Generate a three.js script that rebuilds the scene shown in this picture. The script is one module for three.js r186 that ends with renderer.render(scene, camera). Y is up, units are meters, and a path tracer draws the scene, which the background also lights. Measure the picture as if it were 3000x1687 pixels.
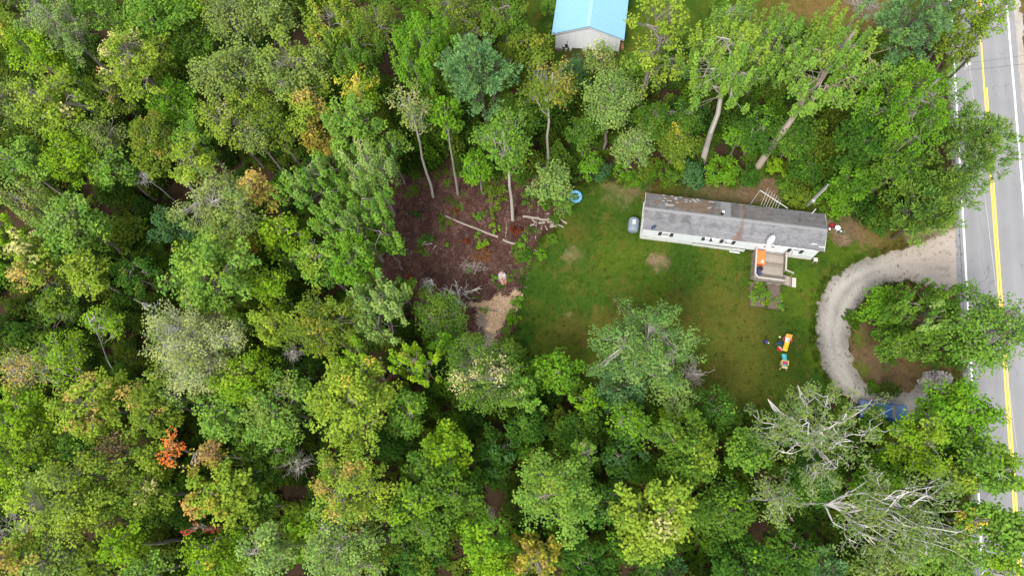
import * as THREE from 'three';
import { RoundedBoxGeometry } from 'three/addons/geometries/RoundedBoxGeometry.js';
import { mergeGeometries } from 'three/addons/utils/BufferGeometryUtils.js';

// ---------------------------------------------------------------- camera, sky, sun, exposure
const scene = new THREE.Scene();
const EYE = 72;                                              // flying height in metres
const FOCAL = 2000 / 1687;                                   // focal length over picture height
const camera = new THREE.PerspectiveCamera(2 * Math.atan(0.5 / FOCAL) * 180 / Math.PI, 3000 / 1687, 0.5, 2000);
// the direction straight down as the lens sees it, and the world axes that follow from it
const downCam = new THREE.Vector3(120, -636.5, -2000).normalize();
const upC = downCam.clone().negate();
const axX = new THREE.Vector3(1, 0, 0).addScaledVector(upC, -upC.x).normalize();
const axZ = new THREE.Vector3().crossVectors(axX, upC);
const turn = new THREE.Matrix4().set(axX.x, axX.y, axX.z, 0, upC.x, upC.y, upC.z, 0, axZ.x, axZ.y, axZ.z, 0, 0, 0, 0, 1);
camera.position.set(0, EYE, 0);
camera.quaternion.setFromRotationMatrix(turn);
camera.updateMatrixWorld();
scene.add(camera);

const SKYW = 256, SKYH = 128, skyData = new Float32Array(SKYW * SKYH * 4);
const sunDir = new THREE.Vector3(-0.34, 1, 0.46).normalize();
for (let y = 0; y < SKYH; y++) for (let x = 0; x < SKYW; x++) {
  const el = ((y + 0.5) / SKYH - 0.5) * Math.PI, az = ((x + 0.5) / SKYW - 0.5) * 2 * Math.PI;
  const d = new THREE.Vector3(Math.cos(az) * Math.cos(el), Math.sin(el), Math.sin(az) * Math.cos(el));
  const glow = Math.pow(Math.max(0, d.dot(sunDir)), 6) * 0.5;
  const s = Math.max(0, Math.sin(el)), L = el < 0 ? 0.22 : 0.38 + 0.44 * s + glow;
  const o = (y * SKYW + x) * 4;
  skyData[o] = L * 0.96; skyData[o + 1] = L * 0.99; skyData[o + 2] = L * 1.06; skyData[o + 3] = 1;
}
const sky = new THREE.DataTexture(skyData, SKYW, SKYH, THREE.RGBAFormat, THREE.FloatType);
sky.mapping = THREE.EquirectangularReflectionMapping; sky.magFilter = THREE.LinearFilter; sky.needsUpdate = true;
scene.background = sky; scene.environment = sky;

const sun = new THREE.DirectionalLight(0xfff8ef, 2.7);
sun.position.copy(sunDir).multiplyScalar(150); sun.target.position.set(0, 0, -25);
sun.castShadow = true; sun.shadow.radius = 38; sun.shadow.mapSize.set(4096, 4096);
Object.assign(sun.shadow.camera, { left: -110, right: 110, top: 90, bottom: -90, near: 1, far: 400 });
scene.add(sun, sun.target);

const renderer = new THREE.WebGLRenderer({ antialias: true });
renderer.toneMapping = THREE.LinearToneMapping;
renderer.toneMappingExposure = 1.5;
renderer.shadowMap.enabled = true;

// ---------------------------------------------------------------- helpers
function rng(seed) { let s = seed >>> 0; return () => { s = (s + 0x6d2b79f5) | 0; let t = Math.imul(s ^ (s >>> 15), 1 | s); t = (t + Math.imul(t ^ (t >>> 7), 61 | t)) ^ t; return ((t ^ (t >>> 14)) >>> 0) / 4294967296; }; }
const R0 = rng(11);
const V = (x, y, z) => new THREE.Vector3(x, y, z);
const clamp = (x, a, b) => Math.min(b, Math.max(a, x)), mix = (a, b, t) => a + (b - a) * t, smooth = (a, b, x) => { const t = clamp((x - a) / (b - a), 0, 1); return t * t * (3 - 2 * t); };
const SURVEY = 3000 / 2576;                                  // the survey of the photograph was made at 2576 points across
// a surveyed direction, carried to height y above the ground: [x, z] in metres
function G(sx, sy, y = 0) {
  const v = V(sx * SURVEY - 1500, -(sy * SURVEY - 843.5), -2000).applyMatrix4(turn), t = (y - EYE) / v.y;
  return [v.x * t, v.z * t];
}
function depthOf(x, y, z) { const v = V(x, y - EYE, z); const f = V(0, 0, -1).applyMatrix4(turn); return v.dot(f); }
const metres = (px, x, y, z) => px * SURVEY / 2000 * depthOf(x, y, z);

const taken = new Map();
function numbered(n) { const k = taken.get(n) ?? 0; taken.set(n, k + 1); return k ? n + '_' + String(k).padStart(3, '0') : n; }
function tag(o, label, category, group, kind) { if (label) o.userData.label = label; if (category) o.userData.category = category; if (group) o.userData.group = group; if (kind) o.userData.kind = kind; return o; }
function thing(name, label, category, pos = [0, 0, 0], ry = 0, group) {
  const o = new THREE.Group(); o.name = numbered(name); o.position.set(...pos); o.rotation.y = ry; scene.add(o);
  return tag(o, label, category, group);
}
function part(name, geo, mat, parent, pos, rot) {
  const m = new THREE.Mesh(Array.isArray(geo) ? (geo.length > 1 ? mergeGeometries(geo.map(plain)) : geo[0]) : geo, mat);
  m.name = parent === scene ? numbered(name) : name; m.castShadow = m.receiveShadow = true;
  if (pos) m.position.set(...pos); if (rot) m.rotation.set(...rot);
  parent.add(m); return m;
}
function plain(g) { g = g.index ? g.toNonIndexed() : g; for (const k of Object.keys(g.attributes)) if (!['position', 'normal', 'uv', 'color'].includes(k)) g.deleteAttribute(k); return g; }
const box = (w, h, d, x = 0, y = 0, z = 0) => new THREE.BoxGeometry(w, h, d).translate(x, y, z);
const rbox = (w, h, d, r = 0.02, x = 0, y = 0, z = 0) => new RoundedBoxGeometry(w, h, d, 2, r).translate(x, y, z);
function bar(a, b, r0, r1 = r0, n = 6) {
  const A = V(...a), B = V(...b), d = B.clone().sub(A), g = new THREE.CylinderGeometry(r1, r0, d.length(), n);
  g.translate(0, d.length() / 2, 0).applyQuaternion(new THREE.Quaternion().setFromUnitVectors(V(0, 1, 0), d.normalize())).translate(...a);
  return g;
}
function beam(a, b, w, h) {                                   // a board of section w x h from a to b
  const A = V(...a), B = V(...b), d = B.clone().sub(A), L = d.length(), g = new THREE.BoxGeometry(w, h, L);
  const m = new THREE.Matrix4().lookAt(B, A, V(0, 1, 0)).setPosition(A.add(B).multiplyScalar(0.5));
  return g.applyMatrix4(m);
}
const tube = (pts, r, seg = 24, rad = 6) => new THREE.TubeGeometry(new THREE.CatmullRomCurve3(pts.map((p) => V(...p))), seg, r, rad);
const lin = (h) => new THREE.Color(h);
const M = (c, roughness = 0.85, more = {}) => new THREE.MeshStandardMaterial({ color: Array.isArray(c) ? new THREE.Color().setRGB(...c) : new THREE.Color(c), roughness, ...more });

// value noise
const HASH = new Float32Array(65536); { const r = rng(5); for (let i = 0; i < 65536; i++) HASH[i] = r(); }
function vn(x, y) { const xi = Math.floor(x), yi = Math.floor(y), u = x - xi, v = y - yi, a = u * u * (3 - 2 * u), b = v * v * (3 - 2 * v); const h = (i, j) => HASH[((i & 255) << 8) | (j & 255)]; const p = h(xi, yi), q = h(xi + 1, yi), r = h(xi, yi + 1), s = h(xi + 1, yi + 1); return mix(mix(p, q, a), mix(r, s, a), b); }
function fbm(x, y, o = 4) { let s = 0, a = 0.5, n = 0; for (let i = 0; i < o; i++) { s += a * vn(x, y); n += a; x = x * 2.03 + 17.3; y = y * 2.03 + 9.1; a *= 0.55; } return s / n; }
const enc = (v) => { v = clamp(v, 0, 1); return 255 * (v <= 0.0031308 ? v * 12.92 : 1.055 * Math.pow(v, 1 / 2.4) - 0.055); };
function colourMap(w, h, fn, bump) {                          // fn(u, v) -> [r, g, b] linear
  const d = new Uint8Array(w * h * 4);
  for (let y = 0; y < h; y++) for (let x = 0; x < w; x++) { const c = fn((x + 0.5) / w, (y + 0.5) / h), o = (y * w + x) * 4; d[o] = enc(c[0]); d[o + 1] = enc(c[1]); d[o + 2] = enc(c[2]); d[o + 3] = 255; }
  const t = new THREE.DataTexture(d, w, h); t.colorSpace = THREE.SRGBColorSpace; t.magFilter = THREE.LinearFilter; t.wrapS = t.wrapT = THREE.RepeatWrapping; t.needsUpdate = true; return t;
}
function inside(poly, x, z) { let c = false; for (let i = 0, j = poly.length - 1; i < poly.length; j = i++) { const [xi, zi] = poly[i], [xj, zj] = poly[j]; if ((zi > z) !== (zj > z) && x < ((xj - xi) * (z - zi)) / (zj - zi) + xi) c = !c; } return c; }
function sdf(poly, x, z) {                                    // metres, positive inside
  let best = 1e9;
  for (let i = 0, j = poly.length - 1; i < poly.length; j = i++) { const [ax, az] = poly[j], [bx, bz] = poly[i], dx = bx - ax, dz = bz - az, t = clamp(((x - ax) * dx + (z - az) * dz) / (dx * dx + dz * dz), 0, 1); best = Math.min(best, Math.hypot(x - ax - t * dx, z - az - t * dz)); }
  return inside(poly, x, z) ? best : -best;
}
// a flat sheet with a ragged edge: marching squares on a field that is positive inside; uv runs 0..1 over the bounds
function sheet(name, field, [x0, z0, x1, z1], cell, y, mat) {
  const nx = Math.ceil((x1 - x0) / cell), nz = Math.ceil((z1 - z0) / cell), f = new Float32Array((nx + 1) * (nz + 1));
  for (let j = 0; j <= nz; j++) for (let i = 0; i <= nx; i++) f[j * (nx + 1) + i] = field(x0 + i * cell, z0 + j * cell);
  const pos = [];
  const tri = (a, b, c) => pos.push(a[0], y, a[1], c[0], y, c[1], b[0], y, b[1]);
  for (let j = 0; j < nz; j++) {
    let run = -1;
    const flush = (i) => { if (run < 0) return; const A = [x0 + run * cell, z0 + j * cell], B = [x0 + i * cell, z0 + j * cell], C = [x0 + i * cell, z0 + (j + 1) * cell], D = [x0 + run * cell, z0 + (j + 1) * cell]; tri(A, B, C); tri(A, C, D); run = -1; };
    for (let i = 0; i < nx; i++) {
      const k = j * (nx + 1) + i, v = [f[k], f[k + 1], f[k + nx + 2], f[k + nx + 1]], c = [[0, 0], [1, 0], [1, 1], [0, 1]].map(([a, b]) => [x0 + (i + a) * cell, z0 + (j + b) * cell]);
      const n = v.filter((q) => q > 0).length;
      if (n === 4) { if (run < 0) run = i; continue; }
      flush(i);
      if (!n) continue;
      const p = [];
      for (let e = 0; e < 4; e++) { const g = (e + 1) % 4; if (v[e] > 0) p.push(c[e]); if ((v[e] > 0) !== (v[g] > 0)) { const t = v[e] / (v[e] - v[g]); p.push([mix(c[e][0], c[g][0], t), mix(c[e][1], c[g][1], t)]); } }
      for (let e = 1; e + 1 < p.length; e++) tri(p[0], p[e], p[e + 1]);
    }
    flush(nx);
  }
  const P = new Float32Array(pos), N = new Float32Array(pos.length), U = new Float32Array(pos.length / 3 * 2);
  for (let i = 0; i < P.length / 3; i++) { N[i * 3 + 1] = 1; U[i * 2] = (P[i * 3] - x0) / (x1 - x0); U[i * 2 + 1] = (P[i * 3 + 2] - z0) / (z1 - z0); }
  const g = new THREE.BufferGeometry(); g.setAttribute('position', new THREE.BufferAttribute(P, 3)); g.setAttribute('normal', new THREE.BufferAttribute(N, 3)); g.setAttribute('uv', new THREE.BufferAttribute(U, 2));
  const m = part(name, g, mat, scene); m.userData.kind = 'structure'; m.castShadow = false; return m;
}
const poly = (pts, y = 0) => pts.map(([a, b]) => G(a, b, y));
const bounds = (p, m = 1.5) => [Math.min(...p.map((q) => q[0])) - m, Math.min(...p.map((q) => q[1])) - m, Math.max(...p.map((q) => q[0])) + m, Math.max(...p.map((q) => q[1])) + m];
const ragged = (p, amp = 0.9, f = 0.7) => (x, z) => sdf(p, x, z) + (fbm(x * f + 31, z * f + 7, 4) - 0.5) * 2 * amp;
// ---------------------------------------------------------------- ground, lawn, clearing, gravel, road
const mix3 = (a, b, t) => [mix(a[0], b[0], t), mix(a[1], b[1], t), mix(a[2], b[2], t)];
// forest floor: brown leaf litter, far past the horizon of what is seen
const litterMap = colourMap(1024, 1024, (u, v) => {
  const x = u * 24, z = v * 24, n = fbm(x * 0.9, z * 0.9, 5), d = vn(x * 9, z * 9), e = vn(x * 21 + 5, z * 21);
  let c = mix3([0.030, 0.020, 0.013], [0.070, 0.043, 0.027], n);
  if (e > 0.78) c = mix3(c, [0.13, 0.085, 0.055], (e - 0.78) * 4);
  if (d < 0.25) c = mix3(c, [0.03, 0.04, 0.012], 0.6);
  return c;
});
const groundGeo = new THREE.PlaneGeometry(1600, 1600).rotateX(-Math.PI / 2);
{ const p = groundGeo.attributes.position, u = groundGeo.attributes.uv; for (let i = 0; i < p.count; i++) u.setXY(i, p.getX(i) / 24, p.getZ(i) / 24); }
tag(part('ground', groundGeo, new THREE.MeshPhysicalMaterial({ specularIntensity: 0.08, map: litterMap, roughness: 1 }), scene), null, null, null, 'structure');

// road: a straight country road that crosses the right of the picture
const roadX = (z) => 44.72 - 0.1435 * z;                     // the yellow centre line
const RA = Math.hypot(1, 0.1435);
const across = (x, z) => (x - roadX(z)) / RA;                 // metres right of the centre line

const LAWN = poly([[1396, 528], [1425, 470], [1500, 450], [1600, 462], [1700, 452], [1800, 470], [1900, 440], [2010, 450], [2090, 500], [2180, 560], [2290, 570], [2380, 540], [2412, 520], [2416, 700], [2300, 760], [2140, 800], [2120, 990], [2060, 1040], [1870, 1070], [1780, 1060], [1700, 1020], [1480, 985], [1440, 960], [1330, 900], [1290, 860], [1275, 800], [1298, 740], [1314, 680], [1338, 606], [1400, 566]]);
const BACK = poly([[1290, -110], [2420, -110], [2330, 60], [2200, 120], [2000, 110], [1700, 150], [1640, 190], [1570, 250], [1450, 210], [1390, 160], [1330, 130], [1310, 60]]);
const CLEAR = poly([[985, 430], [1100, 430], [1200, 450], [1330, 450], [1405, 488], [1408, 548], [1350, 602], [1322, 690], [1308, 740], [1296, 830], [1250, 870], [1180, 840], [1100, 810], [1000, 780], [920, 730], [935, 650], [950, 560]]);
const CHIPS = poly([[1172, 762], [1230, 742], [1300, 728], [1292, 775], [1272, 835], [1240, 862], [1210, 830], [1195, 795]]);
const DRIVE = poly([[2426, 560], [2385, 585], [2318, 614], [2238, 636], [2165, 655], [2115, 682], [2076, 718], [2060, 765], [2053, 830], [2058, 880], [2074, 935], [2100, 975], [2150, 1012], [2220, 1035], [2300, 1060], [2380, 1110], [2470, 1120], [2460, 1050], [2400, 1020], [2377, 1003], [2372, 968], [2310, 965], [2296, 985], [2250, 990], [2205, 985], [2170, 958], [2146, 915], [2136, 850], [2152, 788], [2182, 744], [2225, 716], [2285, 705], [2350, 728], [2436, 735]]);
const ISLAND = poly([[2225, 716], [2285, 705], [2350, 720], [2436, 730], [2447, 985], [2420, 1010], [2377, 1003], [2372, 968], [2310, 965], [2296, 985], [2250, 990], [2205, 985], [2170, 958], [2146, 915], [2136, 850], [2152, 788], [2182, 744]]);

const PAD = poly([[2296, 960], [2380, 960], [2400, 1010], [2420, 1080], [2300, 1075], [2280, 1000]]);
const spots = (list) => list.map(([a, b, r, c, k]) => { const [x, z] = G(a, b); return { x, z, r: r * SURVEY / 2000 * 76, c, k }; });
const TAN = [0.31, 0.215, 0.125], DRY = [0.108, 0.084, 0.020], DIRT = [0.155, 0.098, 0.06], LUSH = [0.026, 0.070, 0.008], BRIGHT = [0.072, 0.128, 0.009];
const lawnSpots = spots([[1560, 840, 90, DRY, 0.75], [1440, 830, 50, DRY, 0.7], [1700, 770, 90, DRY, 0.5], [1850, 800, 110, DRY, 0.55], [1660, 661, 30, TAN, 1], [1640, 655, 14, TAN, 1], [1440, 640, 26, TAN, 0.4], [1448, 590, 30, DRY, 0.6], [1430, 792, 9, [0.2, 0.16, 0.08], 0.6], [1455, 575, 34, DRY, 0.5], [1560, 960, 60, DRY, 0.7], [1860, 960, 90, DRY, 0.4], [1780, 940, 90, DRY, 0.35], [1950, 880, 60, DRY, 0.35], [1890, 780, 40, DRY, 0.5],
  [1300, 790, 45, LUSH, 0.9], [1330, 720, 35, LUSH, 0.8], [1310, 850, 40, LUSH, 0.8], [1370, 640, 26, LUSH, 0.7], [1700, 690, 80, LUSH, 0.55], [1640, 720, 60, BRIGHT, 0.6], [1560, 640, 70, BRIGHT, 0.4], [1480, 560, 60, LUSH, 0.5], [2010, 720, 60, BRIGHT, 0.8], [2120, 620, 60, BRIGHT, 0.7], [2030, 800, 40, BRIGHT, 0.5], [1990, 860, 50, LUSH, 0.5], [2050, 900, 30, BRIGHT, 0.7], [2040, 970, 40, LUSH, 0.6],
  [1900, 478, 60, DIRT, 0.9], [1945, 480, 40, DIRT, 1], [1770, 475, 60, DIRT, 0.6], [1660, 478, 60, DRY, 0.9], [1560, 474, 60, TAN, 0.3], [1600, 466, 50, DIRT, 0.5], [1840, 490, 60, DIRT, 0.7], [2112, 600, 22, DIRT, 1], [2128, 603, 14, DIRT, 1], [2140, 566, 40, DIRT, 0.95], [2090, 570, 22, DIRT, 0.9], [2200, 590, 60, [0.19, 0.13, 0.05], 0.85], [2260, 612, 60, DRY, 0.9], [2330, 600, 60, [0.27, 0.21, 0.13], 0.8], [2380, 580, 50, [0.3, 0.25, 0.17], 0.9], [2150, 590, 30, DIRT, 0.6]]);
const backSpots = spots([[1355, 40, 14, DRY, 0.9], [1350, -40, 20, DRY, 0.9], [1470, 150, 90, [0.075, 0.058, 0.022], 0.9], [1600, 60, 40, BRIGHT, 0.4], [1980, 10, 160, DRY, 0.8], [2080, 30, 140, [0.19, 0.12, 0.045], 0.85], [2190, 20, 90, [0.21, 0.13, 0.05], 0.7], [1850, 60, 60, LUSH, 0.5], [1650, -10, 60, LUSH, 0.4]]);
const islandSpots = spots([[2180, 900, 50, DIRT, 0.8], [2250, 960, 60, DIRT, 0.8], [2160, 850, 22, BRIGHT, 0.8], [2165, 930, 24, BRIGHT, 0.7], [2226, 990, 20, BRIGHT, 0.5], [2420, 960, 40, BRIGHT, 0.8], [2200, 800, 40, DIRT, 0.6], [2300, 930, 40, [0.22, 0.15, 0.06], 0.7]]);
function turf(b, list, base, seed) {
  const W = Math.min(2048, Math.ceil((b[2] - b[0]) / 0.035)), H = Math.min(2048, Math.ceil((b[3] - b[1]) / 0.035));
  return colourMap(W, H, (u, v) => {
    const x = mix(b[0], b[2], u), z = mix(b[1], b[3], v), n = fbm(x * 0.33 + seed, z * 0.33, 5), m = fbm(x * 1.4, z * 1.4 + seed, 4), g = vn(x * 7.5, z * 7.5), h = vn(x * 17 + 9, z * 17);
    const wx = x + (m - 0.5) * 1.6, wz = z + (n - 0.5) * 2.2;
    let c = mix3(base[0], base[1], smooth(0.34, 0.66, n * 0.7 + m * 0.3));
    for (const s of list) { const d = Math.hypot(x - s.x + (m - 0.5) * s.r * 1.3, z - s.z + (vn(x * 2.1 + 40, z * 2.1) - 0.5) * s.r * 0.9) / s.r; if (d < 1.25) c = mix3(c, s.c, (s.c === DRY ? 0.85 : 1) * s.k * smooth(1.2, 0.35, d) * mix(0.75, 1, m)); }
    if (m > 0.6) c = mix3(c, [0.12, 0.085, 0.026], (m - 0.6) * 2.2);
    const k = 0.66 + 0.36 * g + 0.34 * h; return [c[0] * k, c[1] * k, c[2] * k];
  });
}
const GREENS = [[0.041, 0.084, 0.010], [0.074, 0.102, 0.013]];
const grassMat = (b, list, base, seed) => new THREE.MeshPhysicalMaterial({ specularIntensity: 0.08, map: turf(b, list, base, seed), roughness: 1 });
const lawnB = bounds(LAWN), backB = bounds(BACK), islB = bounds(ISLAND), clearB = bounds(CLEAR), chipB = bounds(CHIPS), driveB = bounds(DRIVE);
const lawnF = ragged(LAWN, 0.8, 0.6), backF = ragged(BACK, 0.8), clearF = ragged(CLEAR, 1.0, 0.5), chipF = ragged(CHIPS, 1.15, 0.9), islF = ragged(ISLAND, 0.2, 1.2);
const driveF = (x, z) => Math.min(sdf(DRIVE, x, z) + (fbm(x * 1.3 + 31, z * 1.3, 5) - 0.5) * 0.9, -3.75 - across(x, z));
sheet('clearing', clearF, clearB, 0.3, 0.004, new THREE.MeshPhysicalMaterial({ specularIntensity: 0.08, roughness: 1, map: colourMap(1100, 1100, (u, v) => {
  const x = mix(clearB[0], clearB[2], u), z = mix(clearB[1], clearB[3], v), n = fbm(x * 0.5, z * 0.5, 5), m = fbm(x * 2.4 + 3, z * 2.4, 4), d = vn(x * 12, z * 12), e = vn(x * 24 + 5, z * 6), e2 = vn(x * 6 + 5, z * 24);
  let c = mix3([0.040, 0.021, 0.018], [0.135, 0.078, 0.064], smooth(0.25, 0.7, m * 0.65 + n * 0.35));
  c = mix3(c, [0.075, 0.080, 0.018], smooth(0.52, 0.7, fbm(x * 0.28 + 60, z * 0.28, 4)) * 0.75);
  c = mix3(c, [0.24, 0.155, 0.115], smooth(0.56, 0.7, fbm(x * 0.6 + 160, z * 0.6, 4)) * 0.7);
  if (e > 0.8) c = mix3(c, [0.36, 0.27, 0.21], (e - 0.8) * 3.6);
  if (e2 > 0.82) c = mix3(c, [0.33, 0.25, 0.2], (e2 - 0.82) * 3.6);
  const k = 0.65 + 0.7 * d; return [c[0] * k, c[1] * k, c[2] * k];
}) }));
sheet('lawn', lawnF, lawnB, 0.3, 0.008, grassMat(lawnB, lawnSpots, GREENS, 3));
sheet('back_lawn', backF, backB, 0.4, 0.008, grassMat(backB, backSpots, GREENS, 60));
sheet('wood_chips', chipF, chipB, 0.15, 0.012, new THREE.MeshPhysicalMaterial({ specularIntensity: 0.08, roughness: 1, map: colourMap(512, 512, (u, v) => {
  const x = mix(chipB[0], chipB[2], u), z = mix(chipB[1], chipB[3], v), d = vn(x * 14, z * 14), e = vn(x * 30, z * 30), n = fbm(x, z, 4);
  const c = mix3([0.40, 0.27, 0.16], [0.62, 0.45, 0.29], d), k = (0.6 + 0.55 * e) * mix(0.75, 1.1, n); return [c[0] * k, c[1] * k, c[2] * k];
}) }));
sheet('grass_island', islF, islB, 0.2, 0.012, grassMat(islB, islandSpots, [[0.10, 0.078, 0.030], [0.16, 0.115, 0.052]], 90));
sheet('gravel_driveway', driveF, driveB, 0.15, 0.016, new THREE.MeshPhysicalMaterial({ specularIntensity: 0.08, roughness: 1, map: colourMap(1400, 1400, (u, v) => {
  const x = mix(driveB[0], driveB[2], u), z = mix(driveB[1], driveB[3], v), n = fbm(x * 0.55, z * 0.55, 5), m = fbm(x * 2.6, z * 2.6, 4), d = vn(x * 15, z * 15), e = vn(x * 6 + 50, z * 6), s = sdf(DRIVE, x, z);
  let c = mix3([0.25, 0.235, 0.212], [0.345, 0.315, 0.278], smooth(0.3, 0.7, n));
  const rut = Math.exp(-(((s - 1.25) / 0.45) ** 2));                 // the two worn wheel tracks
  c = mix3(c, [0.40, 0.375, 0.34], 0.75 * rut); c = mix3(c, [0.22, 0.195, 0.155], 0.45 * smooth(0.7, 0.1, s) + 0.25 * smooth(1.7, 2.3, s) * (x < 36 ? 1 : 0));
  c = mix3(c, [0.47, 0.40, 0.335], smooth(33, 41, x) * 0.75 * smooth(-19, -24, z));
  if (m < 0.40 && rut < 0.5) c = mix3(c, [0.19, 0.17, 0.15], (0.40 - m) * 2.2);
  if (vn(x * 11 + 50, z * 11) < 0.2 && m > 0.46) c = mix3(c, [0.10, 0.085, 0.045], 0.55 * smooth(1.5, 0.4, s));
  const k = 0.84 + 0.3 * d; return [c[0] * k, c[1] * k, c[2] * k];
}) }));
// the road surface
const roadB = [28, -110, 78, 40];
const roadF = (a, b) => (x, z) => Math.min(across(x, z) - a, b - across(x, z));
const asphalt = new THREE.MeshPhysicalMaterial({ specularIntensity: 0.08, roughness: 0.95, map: colourMap(2048, 2048, (u, v) => {
  const x = mix(roadB[0], roadB[2], u), z = mix(roadB[1], roadB[3], v), a = across(x, z), n = fbm(x * 0.5, z * 0.5, 4), d = vn(x * 18, z * 18), w = Math.exp(-(((Math.abs(a) - 0.9) / 0.38) ** 2)) + Math.exp(-(((Math.abs(a) - 2.5) / 0.38) ** 2));
  let c = [0.285, 0.285, 0.293]; const k = (0.86 + 0.16 * n + 0.1 * d) * (1 - 0.05 * w + 0.03 * Math.exp(-(((Math.abs(a) - 1.7) / 0.25) ** 2)));
  // fine cracks, along and across
  const ca = Math.abs(fbm(a * 0.5 + 4, z * 0.12, 4) - 0.5), cb = Math.abs(fbm(a * 0.22, z * 0.33 + 70, 4) - 0.5);
  let q = k; if (ca < 0.0035 && vn(z * 0.11, a * 0.4) > 0.45) q *= 0.72; if (cb < 0.004 && vn(z * 0.21 + 8, a * 0.3) > 0.5) q *= 0.74;
  if (Math.abs(a + 3.78) < 0.03 + 0.02 * n) q *= 0.55;
  return [c[0] * q, c[1] * q, c[2] * q];
}) });
sheet('gravel_shoulder', (x, z) => Math.min(roadF(3.2, 7)(x, z) + (fbm(x * 2, z * 2, 3) - 0.5) * 0.8, 1), roadB, 0.4, 0.012, new THREE.MeshPhysicalMaterial({ specularIntensity: 0.08, roughness: 1, map: colourMap(900, 900, (u, v) => { const n = fbm(u * 90, v * 200, 4), d = vn(u * 700, v * 1500); const c = mix3([0.33, 0.30, 0.26], [0.48, 0.44, 0.39], n), k = 0.8 + 0.35 * d; return [c[0] * k, c[1] * k, c[2] * k]; }) }));
const vergeB = [48, -110, 78, 40];
sheet('grass_verge', (x, z) => Math.min(across(x, z) - 4.7 + (fbm(x * 2, z * 2, 3) - 0.5) * 1.0, 5.9 - across(x, z), -46.5 - z), vergeB, 0.25, 0.016, grassMat(vergeB, [], [[0.10, 0.075, 0.03], [0.20, 0.15, 0.07]], 12));
sheet('roadside_grass', (x, z) => across(x, z) - 6.8 + (fbm(x * 2, z * 2, 3) - 0.5) * 0.8, vergeB, 0.3, 0.016, grassMat(vergeB, [], [[0.09, 0.09, 0.02], [0.19, 0.14, 0.05]], 22));
sheet('road', (x, z) => roadF(-4.25, 3.95)(x, z) + (fbm(x * 1.5, z * 1.5, 3) - 0.5) * 0.35, roadB, 0.3, 0.020, asphalt);
function stripe(name, a, b, z0, z1, mat) {
  const f = (x, z) => Math.min(roadF(a, b)(x, z) + (vn(x * 9, z * 2.2) - 0.5) * 0.035, z - z0, z1 - z);
  // laid as short quads along the road, so that the thin stripe keeps a clean edge
  const P = [], step = 0.5; for (let z = z0; z < z1 - 1e-6; z += step) { const e = Math.min(z + step, z1), j = (k) => (vn(k * 2.3 + a * 50, a) - 0.5) * 0.03; const q = (o, k) => [roadX(k) + (o + j(k)) * RA, 0.024, k]; P.push(...q(a, z), ...q(a, e), ...q(b, z), ...q(b, z), ...q(a, e), ...q(b, e)); }
  const g = new THREE.BufferGeometry(); g.setAttribute('position', new THREE.BufferAttribute(new Float32Array(P), 3)); g.computeVertexNormals();
  const m = part(name, g, mat, scene); m.userData.kind = 'structure'; return m;
}
const yellow = M([0.86, 0.62, 0.10], 0.8), whiteLine = M([0.84, 0.84, 0.83], 0.7);
stripe('road_marking', -0.225, -0.04, -105, 40, yellow);
for (const [a, b] of [[-46.5, -42.3], [-34.6, 40], [-63, -57]]) stripe('road_marking', 0.04, 0.225, a, b, yellow);
stripe('road_marking', -3.44, -3.24, -105, 40, whiteLine);
stripe('road_marking', 3.06, 3.27, -105, 40, whiteLine);
// ---------------------------------------------------------------- mobile home
const HX = 10.27, HZ = -28.58, HRY = -Math.atan2(0.15743, 0.98753);
const HL = 18.6, HW = 4.22, EAVE = 2.72, RIDGE = 3.42;
const houseAt = (x, y, z) => V(x, y, z).applyAxisAngle(V(0, 1, 0), HRY).add(V(HX, 0, HZ));
const grime = (base, k, sx, sy) => colourMap(256, 256, (u, v) => { const n = fbm(u * sx, v * sy, 4), m = 1 - k * Math.max(0, n - 0.45) * 2; return [base[0] * m, base[1] * m, base[2] * m * 0.98]; });
const whiteWall = new THREE.MeshStandardMaterial({ roughness: 0.6, map: grime([0.80, 0.845, 0.90], 0.10, 9, 4) });
const whiteTrim = M([0.84, 0.86, 0.89], 0.55), skirtMat = new THREE.MeshStandardMaterial({ roughness: 0.7, map: grime([0.76, 0.77, 0.75], 0.45, 3, 6) });
const blackShutter = M([0.012, 0.012, 0.015], 0.6), glass = new THREE.MeshPhysicalMaterial({ color: 0x20262a, roughness: 0.08, metalness: 0.0, clearcoat: 1 });
const darkGap = M([0.03, 0.03, 0.03], 0.9), greyMetal = M([0.45, 0.46, 0.48], 0.45, { metalness: 0.6 }), blackPlastic = M([0.015, 0.015, 0.017], 0.6);
const house = thing('mobile_home', 'long white single-storey mobile home with grey shingle roof and black shutters', 'mobile home', [HX, 0, HZ], HRY);
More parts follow.
